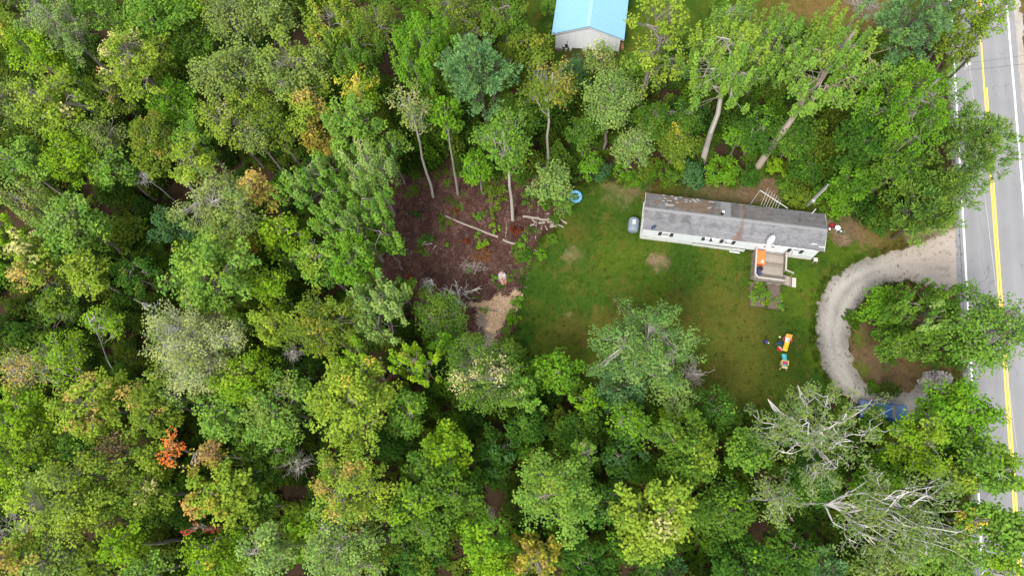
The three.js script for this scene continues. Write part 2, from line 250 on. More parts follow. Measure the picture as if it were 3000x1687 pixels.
{
  const r = rng(21), roofM = new THREE.MeshStandardMaterial({ vertexColors: true, roughness: 0.95 });
  const wg = [box(HL, EAVE - 0.62, 0.1, HL / 2, (EAVE + 0.62) / 2, -0.05), box(HL, EAVE - 0.62, 0.1, HL / 2, (EAVE + 0.62) / 2, -HW + 0.05), box(0.1, EAVE - 0.62, HW - 0.2, 0.05, (EAVE + 0.62) / 2, -HW / 2), box(0.1, EAVE - 0.62, HW - 0.2, HL - 0.05, (EAVE + 0.62) / 2, -HW / 2), box(HL - 0.2, 0.06, HW - 0.2, HL / 2, 0.66, -HW / 2)];
  part('wall', wg, whiteWall, house);
  for (const x of [0.0, HL]) { const s = new THREE.Shape([new THREE.Vector2(0, 0), new THREE.Vector2(HW, 0), new THREE.Vector2(HW / 2, RIDGE - EAVE - 0.06)]); part('gable_wall', new THREE.ExtrudeGeometry(s, { depth: 0.08, bevelEnabled: false }).rotateY(Math.PI / 2).translate(x ? x - 0.08 : 0, EAVE, 0), whiteWall, house); }
  // siding shadow lines: shallow horizontal laps on the front
  for (let k = 0; k < 8; k++) part('siding_board', beamX(0.06, HL - 0.06, 0.75 + k * 0.245, 0.012, 0.24), whiteWall, house);
  for (const x of [0.05, HL - 0.05]) part('corner_trim', box(0.1, EAVE - 0.66, 0.05, x, (EAVE + 0.66) / 2, 0.035), whiteTrim, house);
  // skirting panels, each slightly off its neighbour
  for (let k = 0, x = 0; k < 13; k++) { const w = k === 12 ? HL - x : 1.43; if (!(x > 11.2 && x < 15.4)) part('skirting_panel', box(w - 0.02, 0.58, 0.04, x + w / 2, 0.3, 0.03 + (k > 3 && k < 8 ? 0.06 : 0) + r() * 0.03, 0), skirtMat, house); x += 1.43; }
  part('skirting_panel', box(HL - 0.1, 0.6, 0.05, HL / 2, 0.31, -HW - 0.03), skirtMat, house);
  for (const x of [-0.03, HL + 0.03]) part('skirting_panel', box(0.05, 0.6, HW - 0.1, x, 0.31, -HW / 2), skirtMat, house);
  // roof deck and the shingles on it
  const ov = 0.06, x0 = -0.12, x1 = HL + 0.5, zf = ov, zb = -HW - ov, zm = -HW / 2, slope = Math.atan2(RIDGE - EAVE, HW / 2), len = Math.hypot(RIDGE - EAVE, HW / 2 + ov);
  for (const s of [1, -1]) {
    const deckG = box(x1 - x0, 0.05, len, (x0 + x1) / 2, 0, 0).applyMatrix4(new THREE.Matrix4().makeRotationX(s * slope)).translate(0, (EAVE + RIDGE) / 2 - 0.02, s > 0 ? (zf + zm) / 2 : (zb + zm) / 2);
    const roof = part('roof', deckG, M([0.75, 0.76, 0.77], 0.7), house);
    const pos = [], col = [], rows = 16, dz = len / rows;
    for (let k = 0; k < rows; k++) for (let x = x0 - (k % 2) * 0.15; x < x1; x += 0.305) {
      const a = Math.max(x, x0), b = Math.min(x + 0.296, x1); if (b - a < 0.02) continue;
      const t0 = k * dz - 0.005, t1 = (k + 1) * dz + 0.04, lift = 0.013 + r() * 0.008;   // t runs from the eave up
      const P = (xx, t, h) => { const zz = (s > 0 ? zf - t * Math.cos(slope) : zb + t * Math.cos(slope)), yy = EAVE - 0.02 + t * Math.sin(slope) + h; return [xx, yy, zz]; };
      const A = P(a, t0, 0.03 + lift), B = P(b, t0, 0.03 + lift), C = P(b, t1, 0.032), D = P(a, t1, 0.032), A2 = P(a, t0, 0.02), B2 = P(b, t0, 0.02);
      const quad = s > 0 ? [A, B, C, A, C, D, A2, B2, B, A2, B, A] : [A, C, B, A, D, C, A2, B, B2, A2, A, B];
      // colour: weathered grey, streaks, brown moss on the back left
      const n = fbm(x * 0.5 + 3, k * 0.35 + s * 9, 4), q = r();
      let c = [0.225, 0.225, 0.235], f = 0.88 + 0.55 * (n - 0.4) + 0.26 * (q - 0.5) - 0.22 * smooth(0.62, 0.8, vn(x * 2.3 + s * 30, k * 0.12)) * smooth(3, 9, k);
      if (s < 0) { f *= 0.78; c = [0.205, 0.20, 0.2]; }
      if (q > 0.95) f *= 0.62;
      if (s > 0 && k < 4) f *= 0.92;
      if (s > 0 && x < 10 && x > 4 && vn(x * 3.1, 4) > 0.72 && k < 9) f *= 0.8;
      if (s < 0 && x < 10.3) {
        const mb = smooth(0.9, 2.6, x) * smooth(7.9, 6.4, x) * smooth(15, 6, k);
        const core = Math.exp(-(((x - 4.9) / 1.5) ** 2) - (((k - 9.5) / 4.2) ** 2));
        const hit = fbm(x * 2.2, k * 0.5 + 50, 3) + core * 0.42 + mb * 0.08;
        if (hit > 0.66) { c = [0.14, 0.100, 0.068]; f = 0.85 + 0.4 * q; } else if (mb > 0.4 && q > 0.62) { c = [0.32, 0.30, 0.28]; f = 0.85 + 0.3 * q; } else if (mb > 0.4) f *= 0.7;
        if (x > 7.9 && x < 9.0) { c = [0.25, 0.25, 0.255]; f = 0.85; }
        if (x > 9.0 && x < 10.3) f *= 0.72 + (k < 9 ? 0 : 0);
        if (x > 9.8 && q > 0.3) { c = [0.165, 0.13, 0.11]; f = 0.8 + 0.4 * q; }
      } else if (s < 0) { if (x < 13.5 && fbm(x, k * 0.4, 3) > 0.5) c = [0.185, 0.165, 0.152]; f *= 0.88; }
      if (s > 0) { const w = smooth(12, 0, k) * 0.75; if (x > 10.2 - w && x < 10.28) { c = [0.19, 0.13, 0.105]; f = 0.8 + 0.35 * q; } }
      for (const p of quad) pos.push(...p);
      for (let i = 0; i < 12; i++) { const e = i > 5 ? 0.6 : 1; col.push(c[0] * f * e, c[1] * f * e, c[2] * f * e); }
    }
    const g = new THREE.BufferGeometry(); g.setAttribute('position', new THREE.BufferAttribute(new Float32Array(pos), 3)); g.setAttribute('color', new THREE.BufferAttribute(new Float32Array(col), 3)); g.computeVertexNormals();
    const sh = part('shingle', g, roofM, roof); sh.userData.kind = 'stuff';
  }
  const capM = M([0.26, 0.26, 0.265], 0.9);
  for (let x = x0; x < x1 - 0.02; x += 0.62) part('ridge_cap', [box(Math.min(0.61, x1 - x), 0.02, 0.19, x + 0.3, 0, 0).rotateX(0.32).translate(0, RIDGE + 0.035 + (x % 0.1) * 0.05, zm + 0.085), box(Math.min(0.61, x1 - x), 0.02, 0.19, x + 0.3, 0, 0).rotateX(-0.32).translate(0, RIDGE + 0.035, zm - 0.085)], capM, house);
  // the seam between the two halves of the roof
  part('roof_seam', [beam([10.3, EAVE + 0.09, zf - 0.02], [10.3, RIDGE + 0.08, zm], 0.07, 0.1), beam([10.3, EAVE + 0.09, zb + 0.02], [10.3, RIDGE + 0.08, zm], 0.07, 0.1)], M([0.20, 0.17, 0.155], 0.9), house);
  part('eave_trim', box(x1 - x0 - 0.4, 0.12, 0.03, HL / 2, EAVE - 0.07, 0.045), whiteTrim, house);
  part('eave_trim', box(5.4, 0.1, 0.09, 15.5, EAVE - 0.03, 0.12), whiteTrim, house);
  for (const s of [1, -1]) part('gable_trim', beam([x1 - 0.02, EAVE - 0.03, s > 0 ? zf : zb], [x1 - 0.02, RIDGE - 0.03, zm], 0.03, 0.12), whiteTrim, house);
  for (const s of [1, -1]) part('gable_trim', beam([x0 + 0.02, EAVE - 0.03, s > 0 ? zf : zb], [x0 + 0.02, RIDGE - 0.03, zm], 0.03, 0.12), whiteTrim, house);
  // vent pipe with a white cap
  const vent = part('vent_pipe', new THREE.CylinderGeometry(0.15, 0.17, 0.62, 14).translate(8.15, 3.62, -2.55), blackPlastic, house);
  part('vent_cap', new THREE.SphereGeometry(0.16, 14, 8).scale(1, 0.55, 1).translate(8.15, 3.98, -2.55), M([0.8, 0.8, 0.8], 0.5), vent);
  part('flue_pipe', bar([17.65, EAVE + 0.1, -4.1], [17.75, EAVE + 0.95, -4.25], 0.05, 0.05, 10), M([0.75, 0.77, 0.78], 0.5), house);
  // windows with shutters
  const win = (xc, w, y0, y1, open) => {
    const f = part('window', [box(w, 0.07, 0.07, xc, y1, 0.05), box(w, 0.07, 0.07, xc, y0, 0.05), box(0.07, y1 - y0, 0.07, xc - w / 2, (y0 + y1) / 2, 0.05), box(0.07, y1 - y0, 0.07, xc + w / 2, (y0 + y1) / 2, 0.05), box(w, 0.05, 0.06, xc, (y0 + y1) / 2, 0.05)], whiteTrim, house);
    for (const k of [0, 1]) part('pane', box(w - 0.08, (y1 - y0) / 2 - 0.07, 0.02, xc, y0 + (y1 - y0) * (0.25 + 0.5 * k), 0.03), glass, f);
    if (open) part('air_conditioner', rbox(w * 0.75, (y1 - y0) * 0.5, 0.4, 0.03, xc, y0 + 0.32, 0.22), M([0.8, 0.8, 0.79], 0.5), f);
    part('blind', box(w - 0.12, (y1 - y0) - 0.12, 0.012, xc, (y0 + y1) / 2, 0.012), M([0.72, 0.72, 0.70], 0.8), f);
    part('sill', box(w + 0.1, 0.04, 0.1, xc, y0 - 0.05, 0.06), whiteTrim, f);
  };
  const shutter = (xc, y0, y1) => { const s = part('shutter', rbox(0.36, y1 - y0, 0.035, 0.012, xc, (y0 + y1) / 2, 0.035), blackShutter, house); for (let y = y0 + 0.08; y < y1 - 0.05; y += 0.075) part('slat', box(0.27, 0.05, 0.02, 0, 0, 0).rotateX(0.5).translate(xc, y, 0.055), blackShutter, s); };
  win(2.58, 0.72, 1.55, 2.4); shutter(1.96, 1.5, 2.45); shutter(3.21, 1.5, 2.45);
  win(7.04, 0.42, 1.65, 2.4); shutter(6.63, 1.6, 2.45); shutter(7.45, 1.6, 2.45);
  win(9.2, 0.72, 1.55, 2.4); shutter(8.58, 1.5, 2.45); shutter(9.84, 1.5, 2.45);
  win(16.4, 0.72, 1.35, 2.4, true); shutter(15.75, 1.3, 2.42); shutter(17.03, 1.3, 2.42);
  for (const [x, w] of [[6.9, 0.42], [7.55, 0.26], [8.0, 0.34], [9.25, 0.4]]) part('window_awning', rbox(w, 0.1, 0.2, 0.03, x, 2.62, 0.18), whiteTrim, house);
  // door, lamp, number plate, vent
  const door = part('door', rbox(0.92, 1.75, 0.06, 0.015, 14.0, 1.76, 0.04), whiteTrim, house);
  part('door_frame', [box(0.08, 1.85, 0.09, 13.49, 1.78, 0.035), box(0.08, 1.85, 0.09, 14.51, 1.78, 0.035), box(1.1, 0.08, 0.09, 14.0, 2.66, 0.06)], whiteTrim, door);
  part('pane', box(0.5, 0.3, 0.02, 14.0, 2.3, 0.075), glass, door);
  part('handle', [bar([14.36, 1.7, 0.07], [14.36, 1.7, 0.13], 0.015), new THREE.SphereGeometry(0.035, 10, 8).translate(14.36, 1.7, 0.14)], greyMetal, door);
  part('wall_lamp', [box(0.16, 0.22, 0.08, 13.12, 2.1, 0.07), box(0.12, 0.12, 0.1, 13.12, 2.14, 0.12)], M([0.2, 0.2, 0.21], 0.5), house);
  part('wall_vent', rbox(0.4, 0.16, 0.05, 0.02, 0.45, 0.95, 0.04), M([0.4, 0.42, 0.45], 0.6), house);
  // two stray pale shingle repairs on the right of the roof
  for (const [x, t] of [[17.95, 0.62], [18.75, 0.42]]) part('roof_patch', box(0.62, 0.012, 0.07, 0, 0, 0).rotateX(slope).translate(x, EAVE + t * Math.sin(slope) + 0.045, zf - t * Math.cos(slope)), M([0.72, 0.72, 0.72], 0.7), house);
}
function beamX(x0, x1, y, d, h) {                             // a lap board whose lower edge stands proud
  const s = new THREE.Shape([new THREE.Vector2(0, 0), new THREE.Vector2(0, h), new THREE.Vector2(-0.002, h), new THREE.Vector2(-d, 0)].reverse());
  return new THREE.ExtrudeGeometry(s, { depth: x1 - x0, bevelEnabled: false }).rotateY(Math.PI / 2).translate(x0, y, 0);
}

// satellite dishes and the fallen aerial
const dishMat = M([0.62, 0.64, 0.67], 0.45), navy = M([0.045, 0.075, 0.15], 0.6);
function dish(name, label, at, scale, aim, mat, armLen) {
  const p = houseAt(...at), d = thing(name, label, 'satellite dish', [p.x, p.y, p.z], HRY);
  const bowl = []; for (let k = 0; k <= 8; k++) { const q = 0.56 * k / 8; bowl.push(new THREE.Vector2(q + 1e-4, q * q * 0.42)); } for (let k = 8; k >= 0; k--) { const q = 0.56 * k / 8; bowl.push(new THREE.Vector2(q + 1e-4, q * q * 0.42 - 0.03)); }
  const g = new THREE.LatheGeometry(bowl, 32).scale(1, 1, 1.12);
  const q = new THREE.Quaternion().setFromUnitVectors(V(0, 1, 0), V(...aim).normalize()), c = V(0, 0.78, 0);
  part('reflector', g.applyQuaternion(q).scale(scale, scale, scale).translate(c.x, c.y * scale, c.z), new THREE.MeshStandardMaterial({ color: mat.color, roughness: 0.45, side: THREE.DoubleSide }), d);
  const f = V(...aim).normalize().multiplyScalar(armLen).add(V(0.28, -0.3, 0.42)).multiplyScalar(scale).add(V(0, c.y * scale, 0));
  part('arm', bar([0.02, 0.6 * scale, 0.1], [f.x, f.y, f.z], 0.022), M([0.75, 0.76, 0.77], 0.5), d);
  part('receiver', rbox(0.16 * scale + 0.03, 0.13, 0.2 * scale, 0.03, f.x, f.y, f.z), M([0.8, 0.8, 0.8], 0.5), d);
  part('mast', [bar([0, 0, 0], [0, c.y * scale, -0.02], 0.03), bar([-0.25, 0.12, -0.35], [0, 0.55 * scale, 0], 0.014), bar([0.25, 0.12, -0.35], [0, 0.55 * scale, 0], 0.014)], greyMetal, d);
  part('foot', box(0.2, 0.03, 0.2, 0, 0.012, 0), greyMetal, d);
  return d;
}
dish('satellite_dish', 'large pale grey satellite dish on the front edge of the roof above the door', [13.25, EAVE + 0.1, -0.2], 0.95, [0.62, 0.6, 0.75], dishMat, 0.55);
dish('satellite_dish', 'small dark blue satellite dish at the left end of the roof edge', [1.1, EAVE + 0.04, -0.1], 0.5, [-0.5, 0.62, -0.3], navy, 0.4);
{
  const a = houseAt(11.5, 0, -5.1), t = thing('television_aerial', 'tall white television aerial with comb-like rods leaning behind the roof', 'aerial', [a.x, 0, a.z], HRY), wm = M([0.7, 0.68, 0.66], 0.5, { metalness: 0.2 });
  const top = [0.0, 5.2, 0.2], end = [3.1, 4.6, 1.6];
  part('mast', bar([0, 0, 0], top, 0.035, 0.03), wm, t);
  part('boom', bar(top, end, 0.042, 0.035), wm, t);
  const at = (k) => [mix(top[0], end[0], k), mix(top[1], end[1], k), mix(top[2], end[2], k)];
  for (let k = 0; k < 7; k++) { const p = at(0.2 + k * 0.085), L = 0.5 + (k < 5 ? 0.55 - k * 0.07 : 0); part('rod', bar([p[0] - 0.22 * L, p[1] - L * 0.7, p[2] + L * 0.95], [p[0] + 0.14 * L, p[1] + 0.3 * L, p[2] - 0.55 * L], 0.014, 0.014, 5), wm, t); }
  part('mount', rbox(0.12, 0.2, 0.12, 0.02, ...at(0.62)), wm, t);
}

// ---------------------------------------------------------------- wooden deck
const woodMap = (seed, a, b) => colourMap(128, 512, (u, v) => { const n = fbm(u * 14 + seed, v * 2.2, 4), m = vn(u * 50, v * 6 + seed), c = mix3(a, b, n), k = 0.84 + 0.26 * m; return [c[0] * k, c[1] * k, c[2] * k]; });
const plankMats = [0, 1, 2, 3, 4].map((k) => new THREE.MeshStandardMaterial({ roughness: 0.9, map: woodMap(k * 13, [0.15 + k * 0.034, 0.13 + k * 0.03, 0.11 + k * 0.025], [0.26 + 0.055 * k, 0.225 + 0.048 * k, 0.185 + 0.04 * k]) }));
const railMat = new THREE.MeshStandardMaterial({ roughness: 0.85, map: woodMap(70, [0.40, 0.36, 0.33], [0.55, 0.50, 0.46]) }), postMat = new THREE.MeshStandardMaterial({ roughness: 0.9, map: woodMap(90, [0.25, 0.21, 0.17], [0.38, 0.33, 0.28]) });
{
  const p = houseAt(12.35, 0, 0.12), d = thing('wooden_deck', 'weathered wooden deck with railings and side steps at the front door', 'deck', [p.x, 0, p.z], HRY), r = rng(33);
  const W = 3.15, D = 3.4, Y = 0.86, RY = 1.78;
  for (let k = 0; k < 23; k++) { const z = 0.08 + k * 0.146, short = z > D - 0.32 ? 0.3 - (D - z) * 0.6 : 0; part('plank', box(W - Math.max(0, short), 0.035, 0.128, W / 2 + Math.max(0, short) / 2, Y + (r() - 0.5) * 0.008, z), plankMats[Math.floor(r() * 5)], d); }
  part('joist', [box(W - 0.1, 0.18, 0.05, W / 2, Y - 0.13, 0.06), box(W - 0.1, 0.18, 0.05, W / 2, Y - 0.13, D - 0.06), box(0.05, 0.18, D - 0.2, 0.06, Y - 0.13, D / 2), box(0.05, 0.18, D - 0.2, W - 0.06, Y - 0.13, D / 2)], postMat, d);
  // railing caps: left, chamfer, front; right with the stair rail
  const cap = (a, b) => part('handrail', beam(a, b, 0.17, 0.045), railMat, d), C = 0.34;
  cap([0.02, RY, 0.05], [0.02, RY, D - C]); cap([0.02, RY - 0.002, D - C - 0.04], [C, RY - 0.002, D + 0.02]); cap([C - 0.03, RY, D], [W - 0.1, RY, D]);
  cap([W + 0.02, RY, 0.12], [W + 0.02, RY, 2.22]); cap([W + 0.02, RY - 0.004, 2.18], [W + 1.05, 1.15, 2.18]); cap([W - 0.14, RY - 0.003, D + 0.0], [W + 0.1, RY - 0.14, D - 0.1]);
  const post = (x, z, h = RY) => part('post', box(0.09, h, 0.09, x, h / 2, z), postMat, d);
  for (const [x, z] of [[0.04, 0.1], [0.04, 1.6], [0.04, D - C], [C, D - 0.02], [1.7, D - 0.02], [W - 0.05, D - 0.02], [W - 0.03, 0.14], [W - 0.03, 2.2]]) post(x, z);
  post(W + 1.0, 2.2, 1.15);
  const bal = (x, z) => part('baluster', box(0.04, RY - Y + 0.12, 0.04, x, (RY + Y) / 2 - 0.08, z), postMat, d);
  for (let z = 0.3; z < D - C; z += 0.16) bal(-0.03, z);
  for (let x = C + 0.12; x < W - 0.1; x += 0.16) bal(x, D + 0.03);
  for (let z = 0.3; z < 2.15; z += 0.16) bal(W + 0.03, z);
  // boards that close the underside
  for (let k = 0; k < 16; k++) part('skirt_board', box(0.17, 0.7, 0.025, C + 0.06 + k * 0.18, 0.38, D + 0.04), plankMats[k % 5], d);
  for (let k = 0; k < 17; k++) part('skirt_board', box(0.025, 0.7, 0.17, -0.03, 0.38, 0.18 + k * 0.18), plankMats[(k + 2) % 5], d);
  // four treads going down to the right and a pale landing slab
  for (let k = 0; k < 4; k++) part('stair_tread', box(0.27, 0.04, 1.02, W + 0.13 + k * 0.27, 0.72 - k * 0.15, 2.85), plankMats[(k * 2) % 5], d);
  part('stair_stringer', [beam([W, 0.62, 3.33], [W + 1.15, 0.02, 3.33], 0.05, 0.22), beam([W, 0.62, 2.36], [W + 1.15, 0.02, 2.36], 0.05, 0.22)], postMat, d);
  part('landing_slab', rbox(0.42, 0.16, 1.06, 0.015, W + 1.42, 0.08, 2.85), M([0.55, 0.49, 0.44], 0.9), d);
  // things that stand on the deck
  const orange = M([0.86, 0.20, 0.045], 0.55), q = houseAt(12.35 + 0.58, Y, 1.12);
  const ob = thing('storage_bench', 'bright orange storage box with white papers on the deck, against the left railing', 'storage box', [q.x, q.y, q.z], HRY);
  part('body', rbox(0.8, 0.62, 1.52, 0.03, 0, 0.32, 0), M([0.6, 0.10, 0.03], 0.6), ob); part('lid', rbox(0.9, 0.07, 1.62, 0.03, 0, 0.68, 0), orange, ob);
  part('paper', [box(0.2, 0.004, 0.24, 0.2, 0.72, 0.42), box(0.1, 0.004, 0.08, 0.02, 0.722, 0.56), box(0.12, 0.004, 0.06, 0.24, 0.722, 0.66)], M([0.85, 0.82, 0.8], 0.8), ob);
  const q2 = houseAt(12.35 + 0.62, Y, 2.28), bag = thing('duffel_bag', 'black bag lying on the deck at the end of the orange box', 'bag', [q2.x, q2.y, q2.z], HRY + 0.3);
  part('body', new THREE.SphereGeometry(0.34, 18, 12).scale(1.15, 0.62, 0.75).translate(0, 0.21, 0), blackPlastic, bag); part('strap', tube([[-0.25, 0.35, 0.1], [-0.1, 0.48, 0.16], [0.1, 0.48, 0.16], [0.25, 0.35, 0.1]], 0.018), M([0.03, 0.03, 0.05], 0.7), bag);
  const q3 = houseAt(12.35 + 0.52, Y, 2.78), ch = thing('camping_chair', 'dark blue folding camping chair in the left front corner of the deck', 'chair', [q3.x, q3.y, q3.z], HRY + 2.2), cl = M([0.035, 0.06, 0.16], 0.8), leg = M([0.2, 0.24, 0.34], 0.4, { metalness: 0.5 });
  part('seat', new THREE.BoxGeometry(0.46, 0.025, 0.44, 4, 1, 4).translate(0, 0.4, 0), cl, ch); part('backrest', new THREE.BoxGeometry(0.46, 0.48, 0.025).rotateX(-0.3).translate(0, 0.66, -0.29), cl, ch);
  for (const [a, b] of [[[-0.25, 0, 0.25], [0.25, 0.42, 0.22]], [[0.25, 0, 0.25], [-0.25, 0.42, 0.22]], [[-0.25, 0, -0.22], [0.25, 0.42, -0.2]], [[0.25, 0, -0.22], [-0.25, 0.42, -0.2]]]) part('leg', bar(a, b, 0.012), leg, ch);
  for (const s of [-1, 1]) part('armrest', beam([s * 0.27, 0.62, 0.24], [s * 0.27, 0.62, -0.26], 0.06, 0.02), cl, ch);
}

// ---------------------------------------------------------------- propane tank and the things round the house
{
  const p = houseAt(-0.92, 0, -1.12), t = thing('propane_tank', 'pale blue-grey horizontal gas tank with white dome cover beside the left end wall', 'gas tank', [p.x, 0, p.z], HRY + Math.PI / 2), m = M([0.21, 0.265, 0.31], 0.6);
  part('shell', new THREE.LatheGeometry([[0.001, -0.88], [0.32, -0.86], [0.5, -0.78], [0.59, -0.62], [0.6, -0.5], [0.6, 0.5], [0.59, 0.62], [0.5, 0.78], [0.32, 0.86], [0.001, 0.88]].map((a) => new THREE.Vector2(...a)), 28).rotateZ(Math.PI / 2).translate(0, 0.78, 0), m, t);
  const dm = part('dome_cover', rbox(0.52, 0.3, 0.38, 0.09, 0.12, 1.42, 0), M([0.72, 0.70, 0.64], 0.6), t); part('latch', rbox(0.1, 0.06, 0.1, 0.02, -0.24, 1.4, 0), M([0.5, 0.16, 0.1], 0.6), dm);
  for (const x of [-0.45, 0.45]) part('leg', box(0.12, 0.3, 0.7, x, 0.15, 0), m, t);
}
{
  const p = houseAt(19.0, 0, 0.16), t = thing('garden_stool', 'square off-white stool beside the front right corner of the mobile home', 'stool', [p.x, 0, p.z], HRY + 0.1), m = M([0.58, 0.54, 0.5], 0.8);
  part('seat', rbox(0.44, 0.05, 0.44, 0.02, 0, 0.5, 0), m, t); for (const [x, z] of [[-1, -1], [1, -1], [-1, 1], [1, 1]]) part('leg', beam([x * 0.18, 0.48, z * 0.18], [x * 0.22, 0, z * 0.22], 0.04, 0.04), m, t);
  const b = houseAt(10.45, 0, 0.3), bd = thing('loose_board', 'white board lying in the grass against the skirting left of the deck', 'board', [b.x, 0.05, b.z], HRY - 0.03); part('board', rbox(1.1, 0.05, 0.14, 0.01), whiteTrim, bd);
  // toys and pots at the right end
  const w = houseAt(21.25, 0, -3.9), wt = thing('garden_table', 'round white plastic table among toys off the right end of the mobile home', 'table', [w.x, 0, w.z]), wm = M([0.85, 0.85, 0.85], 0.4);
  part('tabletop', new THREE.CylinderGeometry(0.3, 0.3, 0.04, 28).translate(0, 0.5, 0), wm, wt); for (let k = 0; k < 4; k++) part('leg', bar([Math.cos(k * 1.57) * 0.2, 0.48, Math.sin(k * 1.57) * 0.2], [Math.cos(k * 1.57) * 0.26, 0, Math.sin(k * 1.57) * 0.26], 0.025), wm, wt);
  const rc = houseAt(20.75, 0, -4.25), rt = thing('toy_wagon', 'dark red toy wagon beside the round white table', 'toy wagon', [rc.x, 0, rc.z], 0.4), rm = M([0.33, 0.02, 0.035], 0.5);
  part('tub', [box(0.5, 0.03, 0.34, 0, 0.16, 0), box(0.5, 0.14, 0.02, 0, 0.22, 0.17), box(0.5, 0.14, 0.02, 0, 0.22, -0.17), box(0.02, 0.14, 0.34, 0.25, 0.22, 0), box(0.02, 0.14, 0.34, -0.25, 0.22, 0)], rm, rt);
  for (const [x, z] of [[-0.17, 0.19], [0.17, 0.19], [-0.17, -0.19], [0.17, -0.19]]) part('wheel', new THREE.CylinderGeometry(0.09, 0.09, 0.04, 14).rotateX(Math.PI / 2).translate(x, 0.09, z), blackPlastic, rt);
  part('handle', [bar([-0.25, 0.18, 0], [-0.6, 0.45, 0], 0.012), bar([-0.6, 0.45, -0.08], [-0.6, 0.45, 0.08], 0.012)], blackPlastic, rt);
  const l = houseAt(20.45, 0, -3.72), lt = thing('drum_pot', 'small dark red pot with a pale lid next to the house corner', 'pot', [l.x, 0, l.z]); part('pot', new THREE.LatheGeometry([[0.001, 0], [0.15, 0], [0.2, 0.3], [0.21, 0.31]].map((a) => new THREE.Vector2(...a)), 20), M([0.25, 0.015, 0.03], 0.5), lt); part('lid', new THREE.CylinderGeometry(0.15, 0.16, 0.04, 20).scale(0.8, 1, 1.1).translate(0, 0.33, 0), M([0.8, 0.72, 0.7], 0.5), lt);
  const bt = houseAt(21.78, 0, -3.62), bl = thing('toy_tricycle', 'small light blue and white tricycle, rightmost of the toys by the white table', 'tricycle', [bt.x, 0, bt.z], -0.6), bm = M([0.10, 0.32, 0.55], 0.5);
  part('frame', [bar([-0.22, 0.16, 0], [0.18, 0.3, 0], 0.03), bar([0.18, 0.14, 0], [0.2, 0.46, 0], 0.022)], bm, bl); part('seat', rbox(0.2, 0.05, 0.16, 0.02, -0.1, 0.26, 0), M([0.8, 0.82, 0.85], 0.5), bl); part('handlebar', bar([0.2, 0.46, -0.17], [0.2, 0.46, 0.17], 0.016), M([0.7, 0.6, 0.35], 0.5), bl);
  for (const [x, z, r] of [[0.18, 0, 0.14], [-0.24, 0.14, 0.1], [-0.24, -0.14, 0.1]]) part('wheel', new THREE.CylinderGeometry(r, r, 0.05, 16).rotateX(Math.PI / 2).translate(x, r, z), M([0.02, 0.09, 0.12], 0.6), bl);
}
{ // grey meter pole behind the house
  const [x, z] = G(2029, 517), t = thing('meter_pole', 'weathered grey service pole with a white conduit in the bushes behind the mobile home', 'utility pole', [x, 0, z]);
  part('pole', bar([0, 0, 0], [0.35, 5.4, 0.1], 0.14, 0.11, 12), M([0.30, 0.29, 0.28], 0.9), t); part('conduit', bar([0.1, 0, 0.14], [0.4, 4.9, 0.22], 0.04), M([0.7, 0.7, 0.72], 0.5), t); part('meter_box', rbox(0.34, 0.5, 0.24, 0.03, 0.16, 1.6, 0.24), M([0.5, 0.5, 0.5], 0.5), t);
}
{ // blue planter ring with a plant
  const [x, z] = G(1447.5, 494, 0.3), t = thing('paddling_pool', 'light blue inflated ring pool holding green water plants on the lawn edge', 'paddling pool', [x, 0, z]), lb = [M([0.20, 0.52, 0.80], 0.35), M([0.22, 0.56, 0.84], 0.35)];
  for (let k = 0; k < 14; k++) { const a0 = k / 14 * Math.PI * 2 + 0.1, g = new THREE.TorusGeometry(0.62, 0.19, 12, 5, Math.PI * 2 / 14 - 0.03).rotateX(Math.PI / 2).rotateY(a0); part('ring_segment', g.scale(1, 1.25, 1).translate(0, 0.24, 0), lb[k % 2], t); }
  part('liner', new THREE.CylinderGeometry(0.56, 0.5, 0.34, 24, 1, true).translate(0, 0.2, 0), new THREE.MeshStandardMaterial({ color: 0x10202a, side: THREE.DoubleSide, roughness: 0.7 }), t);
  part('water', new THREE.CylinderGeometry(0.5, 0.5, 0.02, 24).translate(0, 0.1, 0), M([0.015, 0.035, 0.03], 0.15), t);
  const r = rng(3), L = []; for (let k = 0; k < 70; k++) { const a = r() * 6.28, q = Math.sqrt(r()) * 0.33; L.push(new THREE.CircleGeometry(0.05 + r() * 0.04, 6).rotateX(-Math.PI / 2 + (r() - 0.5) * 0.9).rotateY(r() * 6).translate(Math.cos(a) * q, 0.16 + r() * 0.12, Math.sin(a) * q + 0.05)); }
  part('plant', L, new THREE.MeshStandardMaterial({ color: new THREE.Color().setRGB(0.13, 0.33, 0.14), side: THREE.DoubleSide, roughness: 0.8 }), t);
  part('hose_cap', rbox(0.22, 0.06, 0.08, 0.02, 0.42, 0.5, -0.02), M([0.8, 0.82, 0.8], 0.5), t);
}

